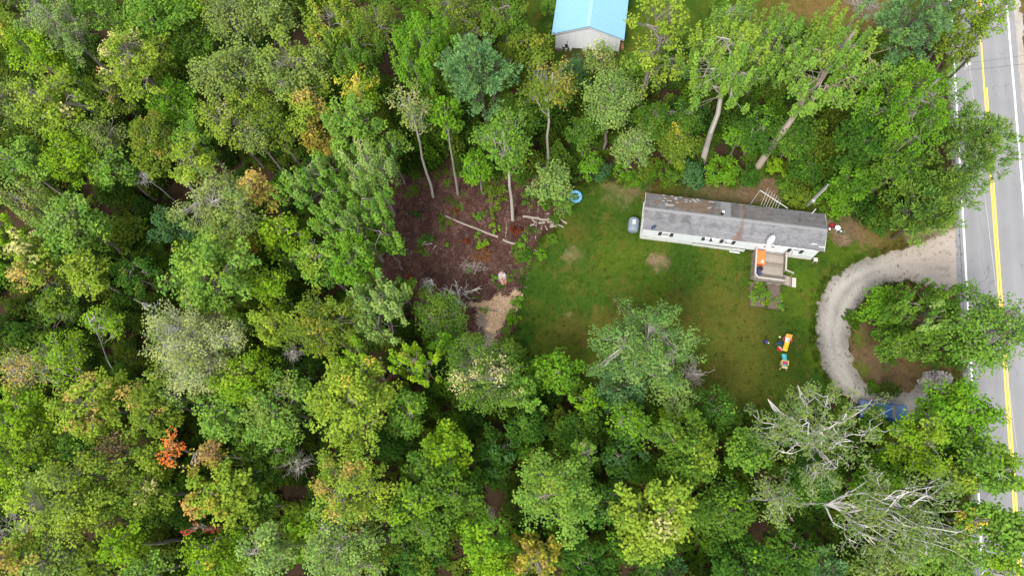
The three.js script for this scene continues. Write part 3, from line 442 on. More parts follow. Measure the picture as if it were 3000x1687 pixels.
// ---------------------------------------------------------------- shed
{
  const bx = 1.31, bz = -54.31, ry = -Math.atan2(1.094, 7.762), W = 7.84, D = 11, H = 3.05, AP = 4.72;
  const t = thing('shed', 'white gabled shed with a bright light-blue ribbed metal roof', 'shed', [bx, 0, bz], ry), wall = new THREE.MeshStandardMaterial({ roughness: 0.75, map: grime([0.78, 0.81, 0.86], 0.14, 7, 5) });
  const s = new THREE.Shape([[0, 0.1], [W, 0.1], [W, H], [W / 2, AP - 0.08], [0, H]].map((a) => new THREE.Vector2(...a)));
  part('wall', [new THREE.ExtrudeGeometry(s, { depth: 0.12, bevelEnabled: false }).translate(0, 0, -0.12), new THREE.ExtrudeGeometry(s, { depth: 0.12, bevelEnabled: false }).translate(0, 0, -D)].concat([box(0.12, H - 0.1, D - 0.24, 0.06, H / 2 + 0.05, -D / 2), box(0.12, H - 0.1, D - 0.24, W - 0.06, H / 2 + 0.05, -D / 2)]), wall, t);
  const r = rng(8);
  for (let y = 0.14; y < AP - 0.3; y += 0.21) { const cut = y > H ? (y + 0.2 - H) / (AP - H) * W / 2 : 0; if (W - 2 * cut > 0.4) part('siding_board', beamX(cut + 0.03, W - cut - 0.03, y, 0.016 + r() * 0.006, 0.205), wall, t); }
  for (const x of [0.05, W - 0.05]) part('corner_trim', box(0.11, H - 0.2, 0.04, x, H / 2 + 0.05, 0.035), whiteTrim, t);
  const roofMat = M([0.26, 0.50, 0.72], 0.75), ov = 0.42, half = W / 2 + ov, sl = Math.atan2(AP - H, W / 2), len = half / Math.cos(sl), zf = 0.4;
  for (const side of [1, -1]) for (let k = 0, z = zf; z > -D - 0.2; k++, z -= 0.914) {
    // one sheet of ribbed metal with its ribs
    const g = [box(len, 0.025, 0.908, side * len / 2, 0, -0.457)]; for (let j = 0; j < 4; j++) g.push(box(len - 0.1, 0.05, 0.05, side * (len / 2), 0.026, -0.08 - j * 0.229));
    part('roof_panel', g.map((q) => q.applyMatrix4(new THREE.Matrix4().makeRotationZ(-side * sl)).translate(W / 2, AP + 0.04, z)), roofMat, t);
  }
  part('ridge_cap', [box(0.24, 0.02, D + 0.7, 0.115, 0, 0).rotateZ(-sl).translate(W / 2, AP + 0.09, -D / 2 + 0.05), box(0.24, 0.02, D + 0.7, -0.115, 0, 0).rotateZ(sl).translate(W / 2, AP + 0.09, -D / 2 + 0.05)], M([0.32, 0.56, 0.77], 0.75), t);
  for (const side of [1, -1]) { part('edge_flashing', beam([W / 2, AP + 0.035, zf + 0.01], [W / 2 + side * half, AP + 0.035 - half * Math.tan(sl), zf + 0.01], 0.02, 0.07), M([0.07, 0.2, 0.31], 0.5), t); part('fascia', beam([W / 2, AP - 0.1, zf - 0.03], [W / 2 + side * half, AP - 0.1 - half * Math.tan(sl), zf - 0.03], 0.03, 0.17), whiteTrim, t); }
  const loc = (x, z) => { const q = V(x, 0, z).applyAxisAngle(V(0, 1, 0), ry); return [bx + q.x, 0, bz + q.z]; };
  const bucket = (x, z, rad, h, label, mat, name = 'bucket') => { const b = thing(name, label, name === 'bucket' ? 'bucket' : 'tub', loc(x, z)); part('body', new THREE.LatheGeometry([[0.001, 0], [rad * 0.85, 0], [rad, h], [rad * 0.94, h], [rad * 0.8, 0.03]].map((a) => new THREE.Vector2(...a)), 22), mat, b); part('handle', new THREE.TorusGeometry(rad, 0.008, 6, 18, Math.PI).rotateX(0.9).translate(0, h * 0.95, 0), greyMetal, b); };
  const bw = new THREE.MeshStandardMaterial({ color: 0xe2e4e2, roughness: 0.5, side: THREE.DoubleSide });
  bucket(0.2, 0.3, 0.24, 0.35, 'small white tub at the left foot of the shed wall', bw, 'plastic_tub'); bucket(0.62, 0.42, 0.3, 0.3, 'wide white tub near the left foot of the shed wall', bw, 'plastic_tub'); bucket(1.38, 0.42, 0.17, 0.36, 'white bucket under the black trimmer at the shed wall', bw); bucket(1.92, 0.34, 0.2, 0.4, 'white bucket just right of the black trimmer at the shed wall', bw); bucket(3.62, 0.3, 0.19, 0.34, 'white bucket under the middle of the shed wall', bw); bucket(3.84, 0.42, 0.16, 0.34, 'slightly smaller white bucket pushed against the middle bucket at the shed wall', bw);
  const tr = thing('garden_trimmer', 'black garden trimmer leaning upright on the shed wall among the buckets', 'trimmer', loc(1.36, 0.2)); part('motor', rbox(0.3, 0.5, 0.26, 0.08, 0, 0.65, 0), blackPlastic, tr); part('shaft', bar([0, 0.05, 0.1], [0.12, 1.5, -0.1], 0.02), greyMetal, tr); part('guard', new THREE.CylinderGeometry(0.18, 0.18, 0.05, 16).translate(0, 0.05, 0.1), blackPlastic, tr);
  const fd = thing('firewood_stack', 'short stack of reddish split firewood against the right wall of the shed', 'firewood', loc(W + 0.32, -0.75)), fm = [M([0.36, 0.17, 0.08], 0.9), M([0.27, 0.14, 0.07], 0.9)];
  for (let k = 0; k < 15; k++) part('split_log', bar([-0.18, 0.1 + Math.floor(k / 5) * 0.17, (k % 5) * 0.17 - 0.3], [0.2, 0.1 + Math.floor(k / 5) * 0.17, (k % 5) * 0.17 - 0.3 + (k % 3) * 0.02], 0.08, 0.075, 7), fm[k % 2], fd);
}
// ---------------------------------------------------------------- toys on the lawn
{
  const Y = M([0.85, 0.55, 0.02], 0.4), O = M([0.83, 0.36, 0.06], 0.45), RD = M([0.68, 0.015, 0.03], 0.4), TQ = M([0.13, 0.62, 0.68], 0.4), CR = M([0.82, 0.60, 0.22], 0.45), BL = M([0.015, 0.10, 0.50], 0.4), PK = M([0.70, 0.06, 0.22], 0.4), WH = M([0.85, 0.82, 0.78], 0.4), GN = M([0.22, 0.60, 0.40], 0.4);
  const chute = (w, pts, mat) => { const s = []; for (let k = 0; k + 1 < pts.length; k++) { const [z0, y0] = pts[k], [z1, y1] = pts[k + 1]; s.push(beam([0, y0, z0], [0, y1, z1], w, 0.04)); for (const q of [-1, 1]) s.push(beam([q * w / 2, y0 + 0.06, z0], [q * w / 2, y1 + 0.06, z1], 0.04, 0.14)); } return s; };
  const a = thing('toy_slide', 'toddler play slide with bright yellow chute, orange canopy and red side panel', 'slide', [24.86, 0, -16.35], -0.25);
  part('chute', chute(0.44, [[0.0, 0.52], [0.28, 0.40], [0.62, 0.14], [0.92, 0.07]], Y), Y, a);
  part('platform', rbox(0.5, 0.06, 0.45, 0.02, 0, 0.52, -0.22), WH, a); part('play_panel', rbox(0.2, 0.05, 0.22, 0.02, 0.1, 0.58, -0.14), GN, a);
  part('canopy', [beam([0.02, 0.95, -0.72], [0.02, 0.72, -0.42], 0.62, 0.05), beam([0.28, 0.80, -0.6], [0.3, 0.62, -0.2], 0.1, 0.05)], O, a);
  for (const [x, z] of [[-0.22, -0.6], [0.24, -0.6], [-0.22, -0.05], [0.24, -0.05]]) part('leg', rbox(0.08, z < -0.3 ? 0.86 : 0.52, 0.08, 0.02, x, z < -0.3 ? 0.43 : 0.26, z), O, a);
  part('side_panel', new THREE.CylinderGeometry(0.3, 0.3, 0.08, 20).rotateZ(Math.PI / 2).scale(1, 1.0, 0.95).translate(0.42, 0.34, -0.25), RD, a);
  part('steering_wheel', new THREE.TorusGeometry(0.12, 0.035, 8, 18).rotateX(Math.PI / 2.4).translate(-0.34, 0.56, -0.2), PK, a);
  part('ladder', [bar([-0.3, 0.45, 0.02], [-0.46, 0, 0.24], 0.03), bar([-0.2, 0.45, 0.06], [-0.36, 0, 0.3], 0.03), bar([-0.38, 0.2, 0.12], [-0.28, 0.2, 0.18], 0.02)], BL, a);
  const b = thing('toy_climber', 'toddler climbing frame with turquoise chute, cream frame and pink panel', 'climbing frame', [24.33, 0, -14.05], Math.PI - 0.17);
  part('chute', chute(0.42, [[0.28, 0.50], [0.55, 0.32], [0.85, 0.12], [1.08, 0.06]], TQ), TQ, b);
  part('frame', [rbox(0.1, 0.62, 0.55, 0.03, -0.32, 0.42, 0.02), rbox(0.1, 0.62, 0.55, 0.03, 0.32, 0.42, 0.02), rbox(0.64, 0.08, 0.1, 0.03, 0, 0.70, 0.24), rbox(0.6, 0.1, 0.14, 0.03, 0, 0.62, -0.42)], CR, b);
  part('platform', rbox(0.5, 0.05, 0.26, 0.02, 0, 0.48, 0.1), PK, b); part('step', [rbox(0.46, 0.06, 0.2, 0.02, 0, 0.40, -0.16), rbox(0.44, 0.05, 0.1, 0.02, 0, 0.25, -0.36)], TQ, b); part('opening', rbox(0.3, 0.03, 0.1, 0.01, 0, 0.44, -0.28), M([0.05, 0.07, 0.16], 0.6), b);
  part('front_bar', rbox(0.54, 0.1, 0.24, 0.04, 0, 0.56, -0.42), WH, b);
  for (const s of [-1, 1]) part('foot', beam([s * 0.28, 0.5, -0.45], [s * 0.34, 0, -0.62], 0.09, 0.07), CR, b);
  const c = thing('toy_bat', 'blue plastic toy bat lying on the grass between the bucket and the slide', 'toy bat', [24.15, 0.06, -16.33], 0.42); part('bat', new THREE.LatheGeometry([[0.001, -0.36], [0.03, -0.36], [0.022, -0.3], [0.025, -0.12], [0.065, 0.1], [0.07, 0.34], [0.001, 0.4]].map((q) => new THREE.Vector2(...q)), 14).rotateZ(Math.PI / 2), BL, c);
  const d = thing('toy_ball', 'small pale yellow ball in the grass left of the slide canopy', 'ball', [24.3, 0.12, -16.96]); part('ball', new THREE.SphereGeometry(0.12, 16, 12), M([0.72, 0.70, 0.38], 0.6), d);
  const e = thing('toy_helmet', 'red and white toy helmet lying on the lawn below the bat', 'toy helmet', [24.15, 0.02, -15.7], 0.6); part('shell', new THREE.SphereGeometry(0.24, 18, 10, 0, Math.PI * 2, 0, Math.PI / 2).scale(1, 0.9, 1.1), RD, e); part('stripe', new THREE.TorusGeometry(0.24, 0.045, 8, 20, Math.PI).scale(1.1, 0.92, 1).rotateY(Math.PI / 2).translate(0.08, 0.0, 0), WH, e); part('visor', rbox(0.16, 0.03, 0.24, 0.01, 0.26, 0.03, 0), M([0.08, 0.08, 0.09], 0.5), e);
  const f = thing('toy_bucket', 'small blue toy bucket standing alone on the lawn, farthest left of the toys', 'toy bucket', [22.68, 0, -16.41]); part('bucket', new THREE.LatheGeometry([[0.001, 0], [0.15, 0], [0.2, 0.3], [0.17, 0.3], [0.13, 0.03]].map((q) => new THREE.Vector2(...q)), 20), new THREE.MeshStandardMaterial({ color: 0x1350b8, roughness: 0.4, side: THREE.DoubleSide }), f); part('shovel', [bar([0.1, 0.1, 0], [0.3, 0.34, 0.12], 0.02), rbox(0.1, 0.03, 0.14, 0.01, 0.32, 0.36, 0.14)], WH, f); part('rake', bar([0.05, 0.1, -0.05], [0.26, 0.38, -0.14], 0.025), PK, f);
}
// ---------------------------------------------------------------- garden beds
const soil = new THREE.MeshStandardMaterial({ roughness: 1, map: colourMap(128, 128, (u, v) => { const n = vn(u * 30, v * 30); return [0.10 + 0.08 * n, 0.075 + 0.055 * n, 0.06 + 0.04 * n]; }) });
const bedTimber = M([0.12, 0.098, 0.08], 0.95);
function gardenBed(px, label, seed) {
  const q = px.map(([a, b]) => G(a, b)), c = [(q[0][0] + q[2][0]) / 2, (q[0][1] + q[2][1]) / 2], w = Math.hypot(q[1][0] - q[0][0], q[1][1] - q[0][1]), d = Math.hypot(q[2][0] - q[1][0], q[2][1] - q[1][1]), t = thing('garden_bed', label, 'garden bed', [c[0], 0, c[1]], -Math.atan2(q[1][1] - q[0][1], q[1][0] - q[0][0]));
  part('soil', box(w - 0.08, 0.14, d - 0.08, 0, 0.075, 0), soil, t);
  const tm = bedTimber; part('timber', box(w, 0.17, 0.045, 0, 0.085, d / 2), tm, t); part('timber', box(w, 0.17, 0.045, 0, 0.085, -d / 2), tm, t); part('timber', box(0.045, 0.17, d - 0.05, w / 2, 0.085, 0), tm, t); part('timber', box(0.045, 0.17, d - 0.05, -w / 2, 0.085, 0), tm, t);
  return t;
}
gardenBed([[1889, 710], [1926, 714], [1922, 773], [1891, 769]], 'timber-edged garden bed below the deck, full of leafy plants', 1);
gardenBed([[1934, 718], [1966, 720], [1960, 778], [1930, 774]], 'timber-edged garden bed below the deck, mostly bare soil', 2);

// ---------------------------------------------------------------- blue car under the trees
{
  const t = thing('parked_car', 'blue car parked under the trees at the lower end of the driveway', 'car', [33.4, 0, -8.95], -0.14), paint = new THREE.MeshPhysicalMaterial({ color: new THREE.Color().setRGB(0.035, 0.13, 0.31), roughness: 0.3, clearcoat: 1, clearcoatRoughness: 0.1 });
  const prof = new THREE.Shape(); prof.moveTo(-2.2, 0.35); prof.lineTo(-2.25, 0.75); prof.quadraticCurveTo(-2.2, 0.95, -1.7, 0.98); prof.lineTo(2.0, 0.98); prof.quadraticCurveTo(2.3, 0.9, 2.28, 0.5); prof.lineTo(2.2, 0.3); prof.closePath();
  part('body', new THREE.ExtrudeGeometry(prof, { depth: 1.6, bevelEnabled: true, bevelSize: 0.08, bevelThickness: 0.08, bevelSegments: 3 }).translate(0, 0, -0.8), paint, t);
  const cab = new THREE.Shape(); cab.moveTo(-1.5, 0.98); cab.lineTo(-0.95, 1.42); cab.lineTo(0.55, 1.45); cab.lineTo(1.25, 0.98); cab.closePath();
  part('windows', new THREE.ExtrudeGeometry(cab, { depth: 1.36, bevelEnabled: true, bevelSize: 0.03, bevelThickness: 0.05, bevelSegments: 2 }).translate(0, 0, -0.68), glass, t);
  part('roof', rbox(1.5, 0.06, 1.4, 0.03, -0.2, 1.48, 0), paint, t);
  for (const [a, b] of [[[-1.5, 1.0], [-0.95, 1.45]], [[1.25, 1.0], [0.55, 1.47]]]) for (const z of [-0.72, 0.72]) part('pillar', beam([a[0], a[1], z], [b[0], b[1], z * 0.96], 0.05, 0.07), paint, t);
  for (const x of [-1.4, 1.4]) for (const z of [-0.82, 0.82]) { const w = part('wheel', new THREE.CylinderGeometry(0.33, 0.33, 0.2, 22).rotateX(Math.PI / 2).translate(x, 0.33, z), blackPlastic, t); part('rim', new THREE.CylinderGeometry(0.2, 0.2, 0.22, 14).rotateX(Math.PI / 2).translate(x, 0.33, z), greyMetal, w); }
  for (const z of [-0.6, 0.6]) part('headlight', rbox(0.1, 0.14, 0.36, 0.03, 2.27, 0.72, z), M([0.8, 0.82, 0.85], 0.2), t);
  for (const z of [-0.62, 0.62]) part('tail_light', rbox(0.08, 0.16, 0.32, 0.03, -2.28, 0.78, z), M([0.4, 0.01, 0.02], 0.3), t);
  for (const z of [-0.98, 0.98]) part('mirror', rbox(0.12, 0.14, 0.2, 0.03, 0.75, 1.05, z), paint, t);
}
// ---------------------------------------------------------------- rubble pile
{
  const [x, z] = G(2352, 954), t = thing('stone_pile', 'low pile of pale grey and pink field stones by the roadside turning', 'stone pile', [x, 0, z]), r = rng(77), geos = [], mats = [[0.52, 0.46, 0.42], [0.60, 0.56, 0.54], [0.42, 0.38, 0.35], [0.56, 0.46, 0.40], [0.30, 0.28, 0.27]].map((c) => M(c, 0.95));
  for (let k = 0; k < 6; k++) { const g = new THREE.IcosahedronGeometry(0.5, 1), p = g.attributes.position, o = r() * 50; for (let i = 0; i < p.count; i++) { const v = V().fromBufferAttribute(p, i), f = 0.72 + 0.55 * vn(v.x * 2.4 + o, v.y * 2.4 + v.z * 1.7 + o); p.setXYZ(i, v.x * f * 1.2, v.y * f * 0.75, v.z * f); } g.computeVertexNormals(); geos.push(g); }
  for (let k = 0; k < 170; k++) { const a = r() * 6.283, q = Math.sqrt(r()), s = 0.2 + r() * r() * 0.34, m = part('stone', geos[k % 6], mats[Math.floor(r() * 5)], t, [Math.cos(a) * q * 1.75 + Math.sin(a) * q * 0.2, 0.05 + (1 - q) * 0.3 * r() + s * 0.2, Math.sin(a) * q * 0.85 - Math.cos(a) * q * 0.25], [r() * 6, r() * 6, r() * 6]); m.scale.setScalar(s); }
}
// ---------------------------------------------------------------- roadside pole and its wires
{
  const base = [44.05, 0, -44.6], t = thing('utility_pole', 'dark wooden power pole with a white insulator rising through the trees beside the road', 'utility pole', base), pm = M([0.085, 0.072, 0.062], 0.95), H = 9.6;
  part('pole', bar([0, 0, 0], [0.25, H, 0.1], 0.17, 0.12, 12), pm, t); part('crossarm', beam([-0.75, H - 0.9, 0.35], [1.05, H - 0.75, -0.1], 0.1, 0.12), pm, t);
  part('transformer', new THREE.CylinderGeometry(0.2, 0.2, 0.62, 16).translate(0.35, H - 1.9, 0.42), M([0.62, 0.63, 0.64], 0.5), t); part('insulator', new THREE.SphereGeometry(0.17, 14, 10).translate(0.42, H - 1.35, 0.5), M([0.82, 0.82, 0.82], 0.3), t); part('guard', new THREE.TorusGeometry(0.3, 0.02, 6, 14, 4).translate(0.1, H - 0.5, 0), M([0.55, 0.40, 0.08], 0.5), t);
  const wire = (a, b, sag, label, rad, mat) => { const p = []; for (let k = 0; k <= 16; k++) { const u = k / 16; p.push([mix(a[0], b[0], u), mix(a[1], b[1], u) - sag * 4 * u * (1 - u), mix(a[2], b[2], u)]); } tag(part('overhead_wire', tube(p, rad, 48, 5), mat, scene), label, 'wire'); };
  const P = [base[0] + 0.4, H - 1.3, base[2] + 0.4], wm = M([0.06, 0.06, 0.065], 0.7);
  wire(P, [78, 8.6, -49], 0.5, 'upper dark service wire crossing the road from the pole', 0.013, wm); wire([P[0], P[1] - 0.55, P[2] + 0.5], [78, 7.9, -47.6], 0.5, 'lower dark service wire crossing the road from the pole', 0.016, wm);
  wire(P, [39.2, 8.2, 15], 0.3, 'thin pale wire running from the pole along the left lane of the road', 0.022, M([0.62, 0.62, 0.64], 0.4));
}
// ---------------------------------------------------------------- felled logs in the clearing
const barkMaps = [[[0.24, 0.20, 0.165], [0.40, 0.35, 0.30]], [[0.25, 0.205, 0.17], [0.40, 0.345, 0.30]], [[0.17, 0.135, 0.115], [0.29, 0.235, 0.20]]].map(([a, b], k) => new THREE.MeshStandardMaterial({ roughness: 1, map: colourMap(64, 256, (u, v) => { const n = fbm(u * 10 + k * 7, v * 26, 4), c = mix3(a, b, n); return c; }) }));
const cutEnd = M([0.52, 0.38, 0.25], 0.9);
function log(name, a, b, r0, r1, mat, label, category = 'log', group, y = 0) {
  const [ax, az] = G(...a), [bx, bz] = G(...b), L = Math.hypot(bx - ax, bz - az), t = thing(name, label, category, [(ax + bx) / 2, y, (az + bz) / 2], -Math.atan2(bz - az, bx - ax), group);
  const rr = rng(Math.round(a[0] * 7 + b[1])), p = []; for (let k = 0; k <= 5; k++) p.push(V((k / 5 - 0.5) * L, Math.max(r0, r1) * 0.95 + (rr() - 0.5) * r0 * 0.4, (rr() - 0.5) * Math.min(0.16, L * 0.035)));
  const g = new THREE.TubeGeometry(new THREE.CatmullRomCurve3(p), 10, 1, 8), at = g.attributes.position, c = new THREE.CatmullRomCurve3(p);
  for (let i = 0; i < at.count; i++) { const k = Math.floor(i / 9) / 10, q = c.getPointAt(k), f = mix(r0, r1, k); const v = V().fromBufferAttribute(at, i).sub(q).multiplyScalar(f).add(q); at.setXYZ(i, v.x, v.y, v.z); }
  g.computeVertexNormals(); part('stem', g, mat, t);
  for (const e of [0, 1]) part('cut_end', new THREE.CircleGeometry((e ? r1 : r0) * 0.98, 10).rotateY(e ? Math.PI / 2 : -Math.PI / 2).translate(p[e * 5].x + (e ? 0.004 : -0.004), p[e * 5].y, p[e * 5].z), cutEnd, t);
  return t;
}
{
  const c = (x, y) => [x * 0.237 + 944.6, y * 0.237 + 429.4];
  const T = [[740, 485, 1300, 712, .10, .15, 1, 'longest fallen trunk, pale grey, lying across the middle of the brown clearing'], [1355, 740, 1565, 815, .15, .13, 1, 'thick pale trunk section at the right end of the longest fallen trunk'], [1392, 560, 1382, 715, .09, .08, 1, 'short pale pole lying just left of the dark red dead bush'], [1405, 365, 1386, 555, .07, .06, 0, 'straight grey pole lying beside the foot of a thin trunk, in the upper clearing'],
    [1728, 400, 1698, 735, .10, .08, 1, 'straight pale log lying on end of the cut pile, pointing down to the lawn'], [1635, 360, 1630, 525, .07, .06, 0, 'slim grey log touching the left end of the cut log pile'], [280, 430, 720, 682, .06, .04, 2, 'thin dark pole lying slanted in the left of the clearing'], [745, 500, 730, 752, .05, .05, 2, 'thin dark upright-lying pole left of the middle of the clearing'], [500, 470, 215, 800, .045, .04, 2, 'thin dark pole slanting down to the forest edge, far left of the clearing'], [490, 330, 595, 420, .05, .06, 1, 'short pale stick at the upper left of the clearing'], [820, 830, 985, 660, .07, .05, 0, 'grey branch pointing to the small red-brown bush mid clearing'], [1175, 985, 1435, 888, .06, .04, 1, 'pale stripped branch over the brown brush heap'], [1150, 512, 1385, 515, .05, .04, 1, 'thin pale pole lying level behind the bright green saplings'], [350, 812, 290, 992, .05, .04, 0, 'grey stick by the lower left forest edge of the clearing'], [490, 805, 535, 748, .11, .11, 1, 'short thick pale log beside the dark green sapling'], [525, 788, 605, 776, .11, .10, 1, 'short thick pale log lying level beside the dark green sapling'], [612, 842, 640, 795, .1, .09, 0, 'stubby grey log below the dark green sapling'], [800, 1115, 1090, 1040, .06, .04, 0, 'long grey branch in the lower middle of the clearing'], [610, 565, 560, 682, .04, .04, 0, 'thin grey stick above the dark green sapling'], [640, 190, 512, 385, .04, .03, 2, 'thin dark sapling stem leaning at the top left of the clearing'], [1005, 890, 1040, 785, .05, .04, 1, 'short pale stick below the middle of the longest fallen trunk']];
  for (const [x0, y0, x1, y1, r0, r1, m, l] of T) log('fallen_log', c(x0, y0), c(x1, y1), r0, r1, barkMaps[m], l);
  const P = [[1565, 490, 1740, 512, .13], [1735, 520, 1935, 535, .13], [1880, 490, 2035, 560, .12], [1860, 540, 2000, 610, .09], [1730, 562, 1800, 555, .12], [1850, 600, 1922, 590, .13], [1855, 580, 1912, 573, .12], [1825, 552, 1900, 546, .12], [1772, 588, 1760, 632, .1], [1645, 500, 1702, 560, .11], [1788, 568, 1825, 632, .08], [1830, 512, 1930, 545, .12], [1808, 468, 1842, 458, .1], [1920, 488, 1958, 502, .11], [1720, 600, 1750, 665, .07], [1640, 590, 1690, 575, .09]];
  const say = ['long pale log at the left end of the cut log pile', 'long pale log across the middle of the cut log pile', 'long grey log sticking out at the upper right of the cut log pile', 'slim pale log pointing to the lower right out of the cut log pile', 'short log just right of the upright pale pole in the log pile', 'short pale log lowest in the right half of the cut log pile', 'short log right above the lowest one in the cut log pile', 'short log in the very middle of the cut log pile', 'stubby log hanging below the middle of the cut log pile', 'slanted log below the left end of the cut log pile', 'thin slanted log under the middle of the cut log pile', 'thick slanting log between the long grey one and the middle of the pile', 'small log lying apart above the cut log pile', 'small log at the upper right corner of the cut log pile', 'thin stick-like log below the upright pale pole of the pile', 'thin short log farthest lower left of the cut log pile'];
  P.forEach(([x0, y0, x1, y1, r], k) => log('cut_log', c(x0, y0), c(x1, y1), r * 1.2, r * 1.12, barkMaps[k % 3 === 2 ? 0 : 1], say[k], 'log', 'cut logs piled at the lawn edge', (k % 4 === 3 ? 0.14 : 0)));
}
{ // weathered boulder, brush heaps, an uprooted stump on the back lawn
  const [x, z] = G(1265, 702), t = thing('boulder', 'rounded pale boulder with rusty red patches at the lower right of the clearing', 'boulder', [x, 0, z], 0.2), g = new THREE.IcosahedronGeometry(1, 4), p = g.attributes.position, col = [];
  for (let i = 0; i < p.count; i++) { const v = V().fromBufferAttribute(p, i), f = 0.75 + 0.4 * fbm(v.x * 1.6 + 9, v.z * 1.6 + v.y, 4), n = fbm(v.x * 3 + 4, v.z * 3 + v.y * 2, 4); p.setXYZ(i, v.x * f * 0.52, Math.max(-0.1, v.y * f * 0.55 + 0.2), v.z * f * 0.92); const c = n > 0.56 ? [0.30, 0.12, 0.08] : n < 0.42 ? [0.60, 0.56, 0.54] : [0.36, 0.30, 0.27]; col.push(...c); }
  g.setAttribute('color', new THREE.BufferAttribute(new Float32Array(col), 3)); g.computeVertexNormals(); part('rock', g, new THREE.MeshStandardMaterial({ vertexColors: true, roughness: 1 }), t);
  const heap = (name, label, px, n, w, d, h, len, mat, seed, dir) => { const [hx, hz] = G(...px), r = rng(seed), o = thing(name, label, 'brush heap', [hx, 0, hz]), S = []; for (let k = 0; k < n; k++) { const a = r() * 6.28, q = Math.sqrt(r()), cx = Math.cos(a) * q * w, cz = Math.sin(a) * q * d, y = 0.05 + r() * h * (1 - q * 0.7), th = dir + (r() - 0.5) * 2.2, L = len * (0.4 + r() * 0.8); const dx = Math.cos(th) * L / 2, dz = Math.sin(th) * L / 2, mx = (r() - 0.5) * 0.2, dy = (r() - 0.5) * 0.3; S.push(tube([[cx - dx, Math.max(0.02, y - dy), cz - dz], [cx + mx, y + 0.05, cz + mx], [cx + dx, Math.max(0.02, y + dy), cz + dz]], 0.012 + r() * 0.022, 5, 4)); } S.slice(0, 26).forEach((s) => part('stick', s, mat, o)); if (n > 26) { const m = part('twigs', S.slice(26), mat, o); m.userData.kind = 'stuff'; } };
  heap('brush_heap', 'heap of bare grey branches at the forest edge below the wood chips', [1200, 856], 110, 1.9, 1.1, 0.6, 1.8, barkMaps[1], 41, 0.3);
  heap('brush_heap', 'small bundle of pale grey sticks lying on the wood chips', [1213, 812], 34, 0.6, 0.8, 0.3, 1.5, barkMaps[1], 42, 1.2);
  heap('brush_heap', 'loose grey branches lying under the reddish brush at the bottom of the clearing', [1190, 675], 50, 1.6, 0.6, 0.3, 2.0, barkMaps[0], 43, -0.3);
  heap('brush_heap', 'wide heap of brown dead twigs in the lower middle of the clearing', [1215, 645], 150, 1.7, 0.8, 0.45, 1.1, M([0.15, 0.075, 0.045], 1), 44, 0.1);
  heap('brush_heap', 'grey uprooted root mass with splayed branches on the far lawn behind the trees', [1836, 32], 60, 1.1, 0.7, 0.9, 2.4, barkMaps[1], 45, 0.2);
}
// ---------------------------------------------------------------- trees
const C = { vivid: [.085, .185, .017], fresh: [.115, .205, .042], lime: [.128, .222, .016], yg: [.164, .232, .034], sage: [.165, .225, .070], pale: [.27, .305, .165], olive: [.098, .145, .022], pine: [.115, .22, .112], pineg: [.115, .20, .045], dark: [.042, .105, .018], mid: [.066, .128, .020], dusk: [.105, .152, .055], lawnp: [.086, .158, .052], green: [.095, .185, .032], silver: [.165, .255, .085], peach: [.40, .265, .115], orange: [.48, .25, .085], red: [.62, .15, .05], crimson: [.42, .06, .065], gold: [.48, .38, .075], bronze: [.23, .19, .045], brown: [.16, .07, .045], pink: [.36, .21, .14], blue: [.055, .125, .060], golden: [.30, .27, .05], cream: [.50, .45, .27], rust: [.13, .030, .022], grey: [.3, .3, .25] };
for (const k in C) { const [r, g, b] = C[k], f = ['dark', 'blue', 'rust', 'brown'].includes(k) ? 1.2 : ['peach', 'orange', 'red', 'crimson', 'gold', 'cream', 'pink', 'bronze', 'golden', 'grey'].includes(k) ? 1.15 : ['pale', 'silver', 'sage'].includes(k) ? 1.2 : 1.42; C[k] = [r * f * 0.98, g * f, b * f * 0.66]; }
const bark = { grey: [.24, .215, .19], pale: [.38, .35, .31], white: [.54, .52, .49], dark: [.10, .082, .068], tan: [.33, .27, .22] };
const barkMat = {}; for (const k in bark) barkMat[k] = new THREE.MeshStandardMaterial({ vertexColors: true, roughness: 1 });
const leafMat = new THREE.MeshPhysicalMaterial({ vertexColors: true, roughness: 0.8, side: THREE.DoubleSide, transmission: 0.06, thickness: 0, specularIntensity: 0.12 });
const gauss = (r) => (r() + r() + r() - 1.5) * 1.15;
// a tapering limb through points; returns nothing, appends to P (positions), K (colours)
function limb(P, K, pts, r0, r1, n, c, rnd) {
  const rings = [], up = V(0.3, 1, 0.2).normalize();
  for (let i = 0; i < pts.length; i++) {
    const d = (pts[Math.min(i + 1, pts.length - 1)].clone().sub(pts[Math.max(i - 1, 0)])).normalize(), a = V().crossVectors(d, Math.abs(d.dot(up)) > 0.95 ? V(1, 0, 0) : up).normalize(), b = V().crossVectors(d, a), r = mix(r0, r1, i / (pts.length - 1)), ring = [];
    for (let k = 0; k < n; k++) { const t = k / n * Math.PI * 2; ring.push(pts[i].clone().addScaledVector(a, Math.cos(t) * r).addScaledVector(b, Math.sin(t) * r)); }
    rings.push(ring);
  }
  for (let i = 0; i + 1 < rings.length; i++) for (let k = 0; k < n; k++) {
    const q = (k + 1) % n, A = rings[i][k], B = rings[i][q], D = rings[i + 1][k], E = rings[i + 1][q], f = 0.75 + 0.5 * rnd();
    for (const v of [A, D, B, B, D, E]) { P.push(v.x, v.y, v.z); K.push(c[0] * f, c[1] * f, c[2] * f); }
  }
}
function geom(P, K) { const g = new THREE.BufferGeometry(); g.setAttribute('position', new THREE.BufferAttribute(new Float32Array(P), 3)); g.setAttribute('color', new THREE.BufferAttribute(new Float32Array(K), 3)); g.computeVertexNormals(); return g; }
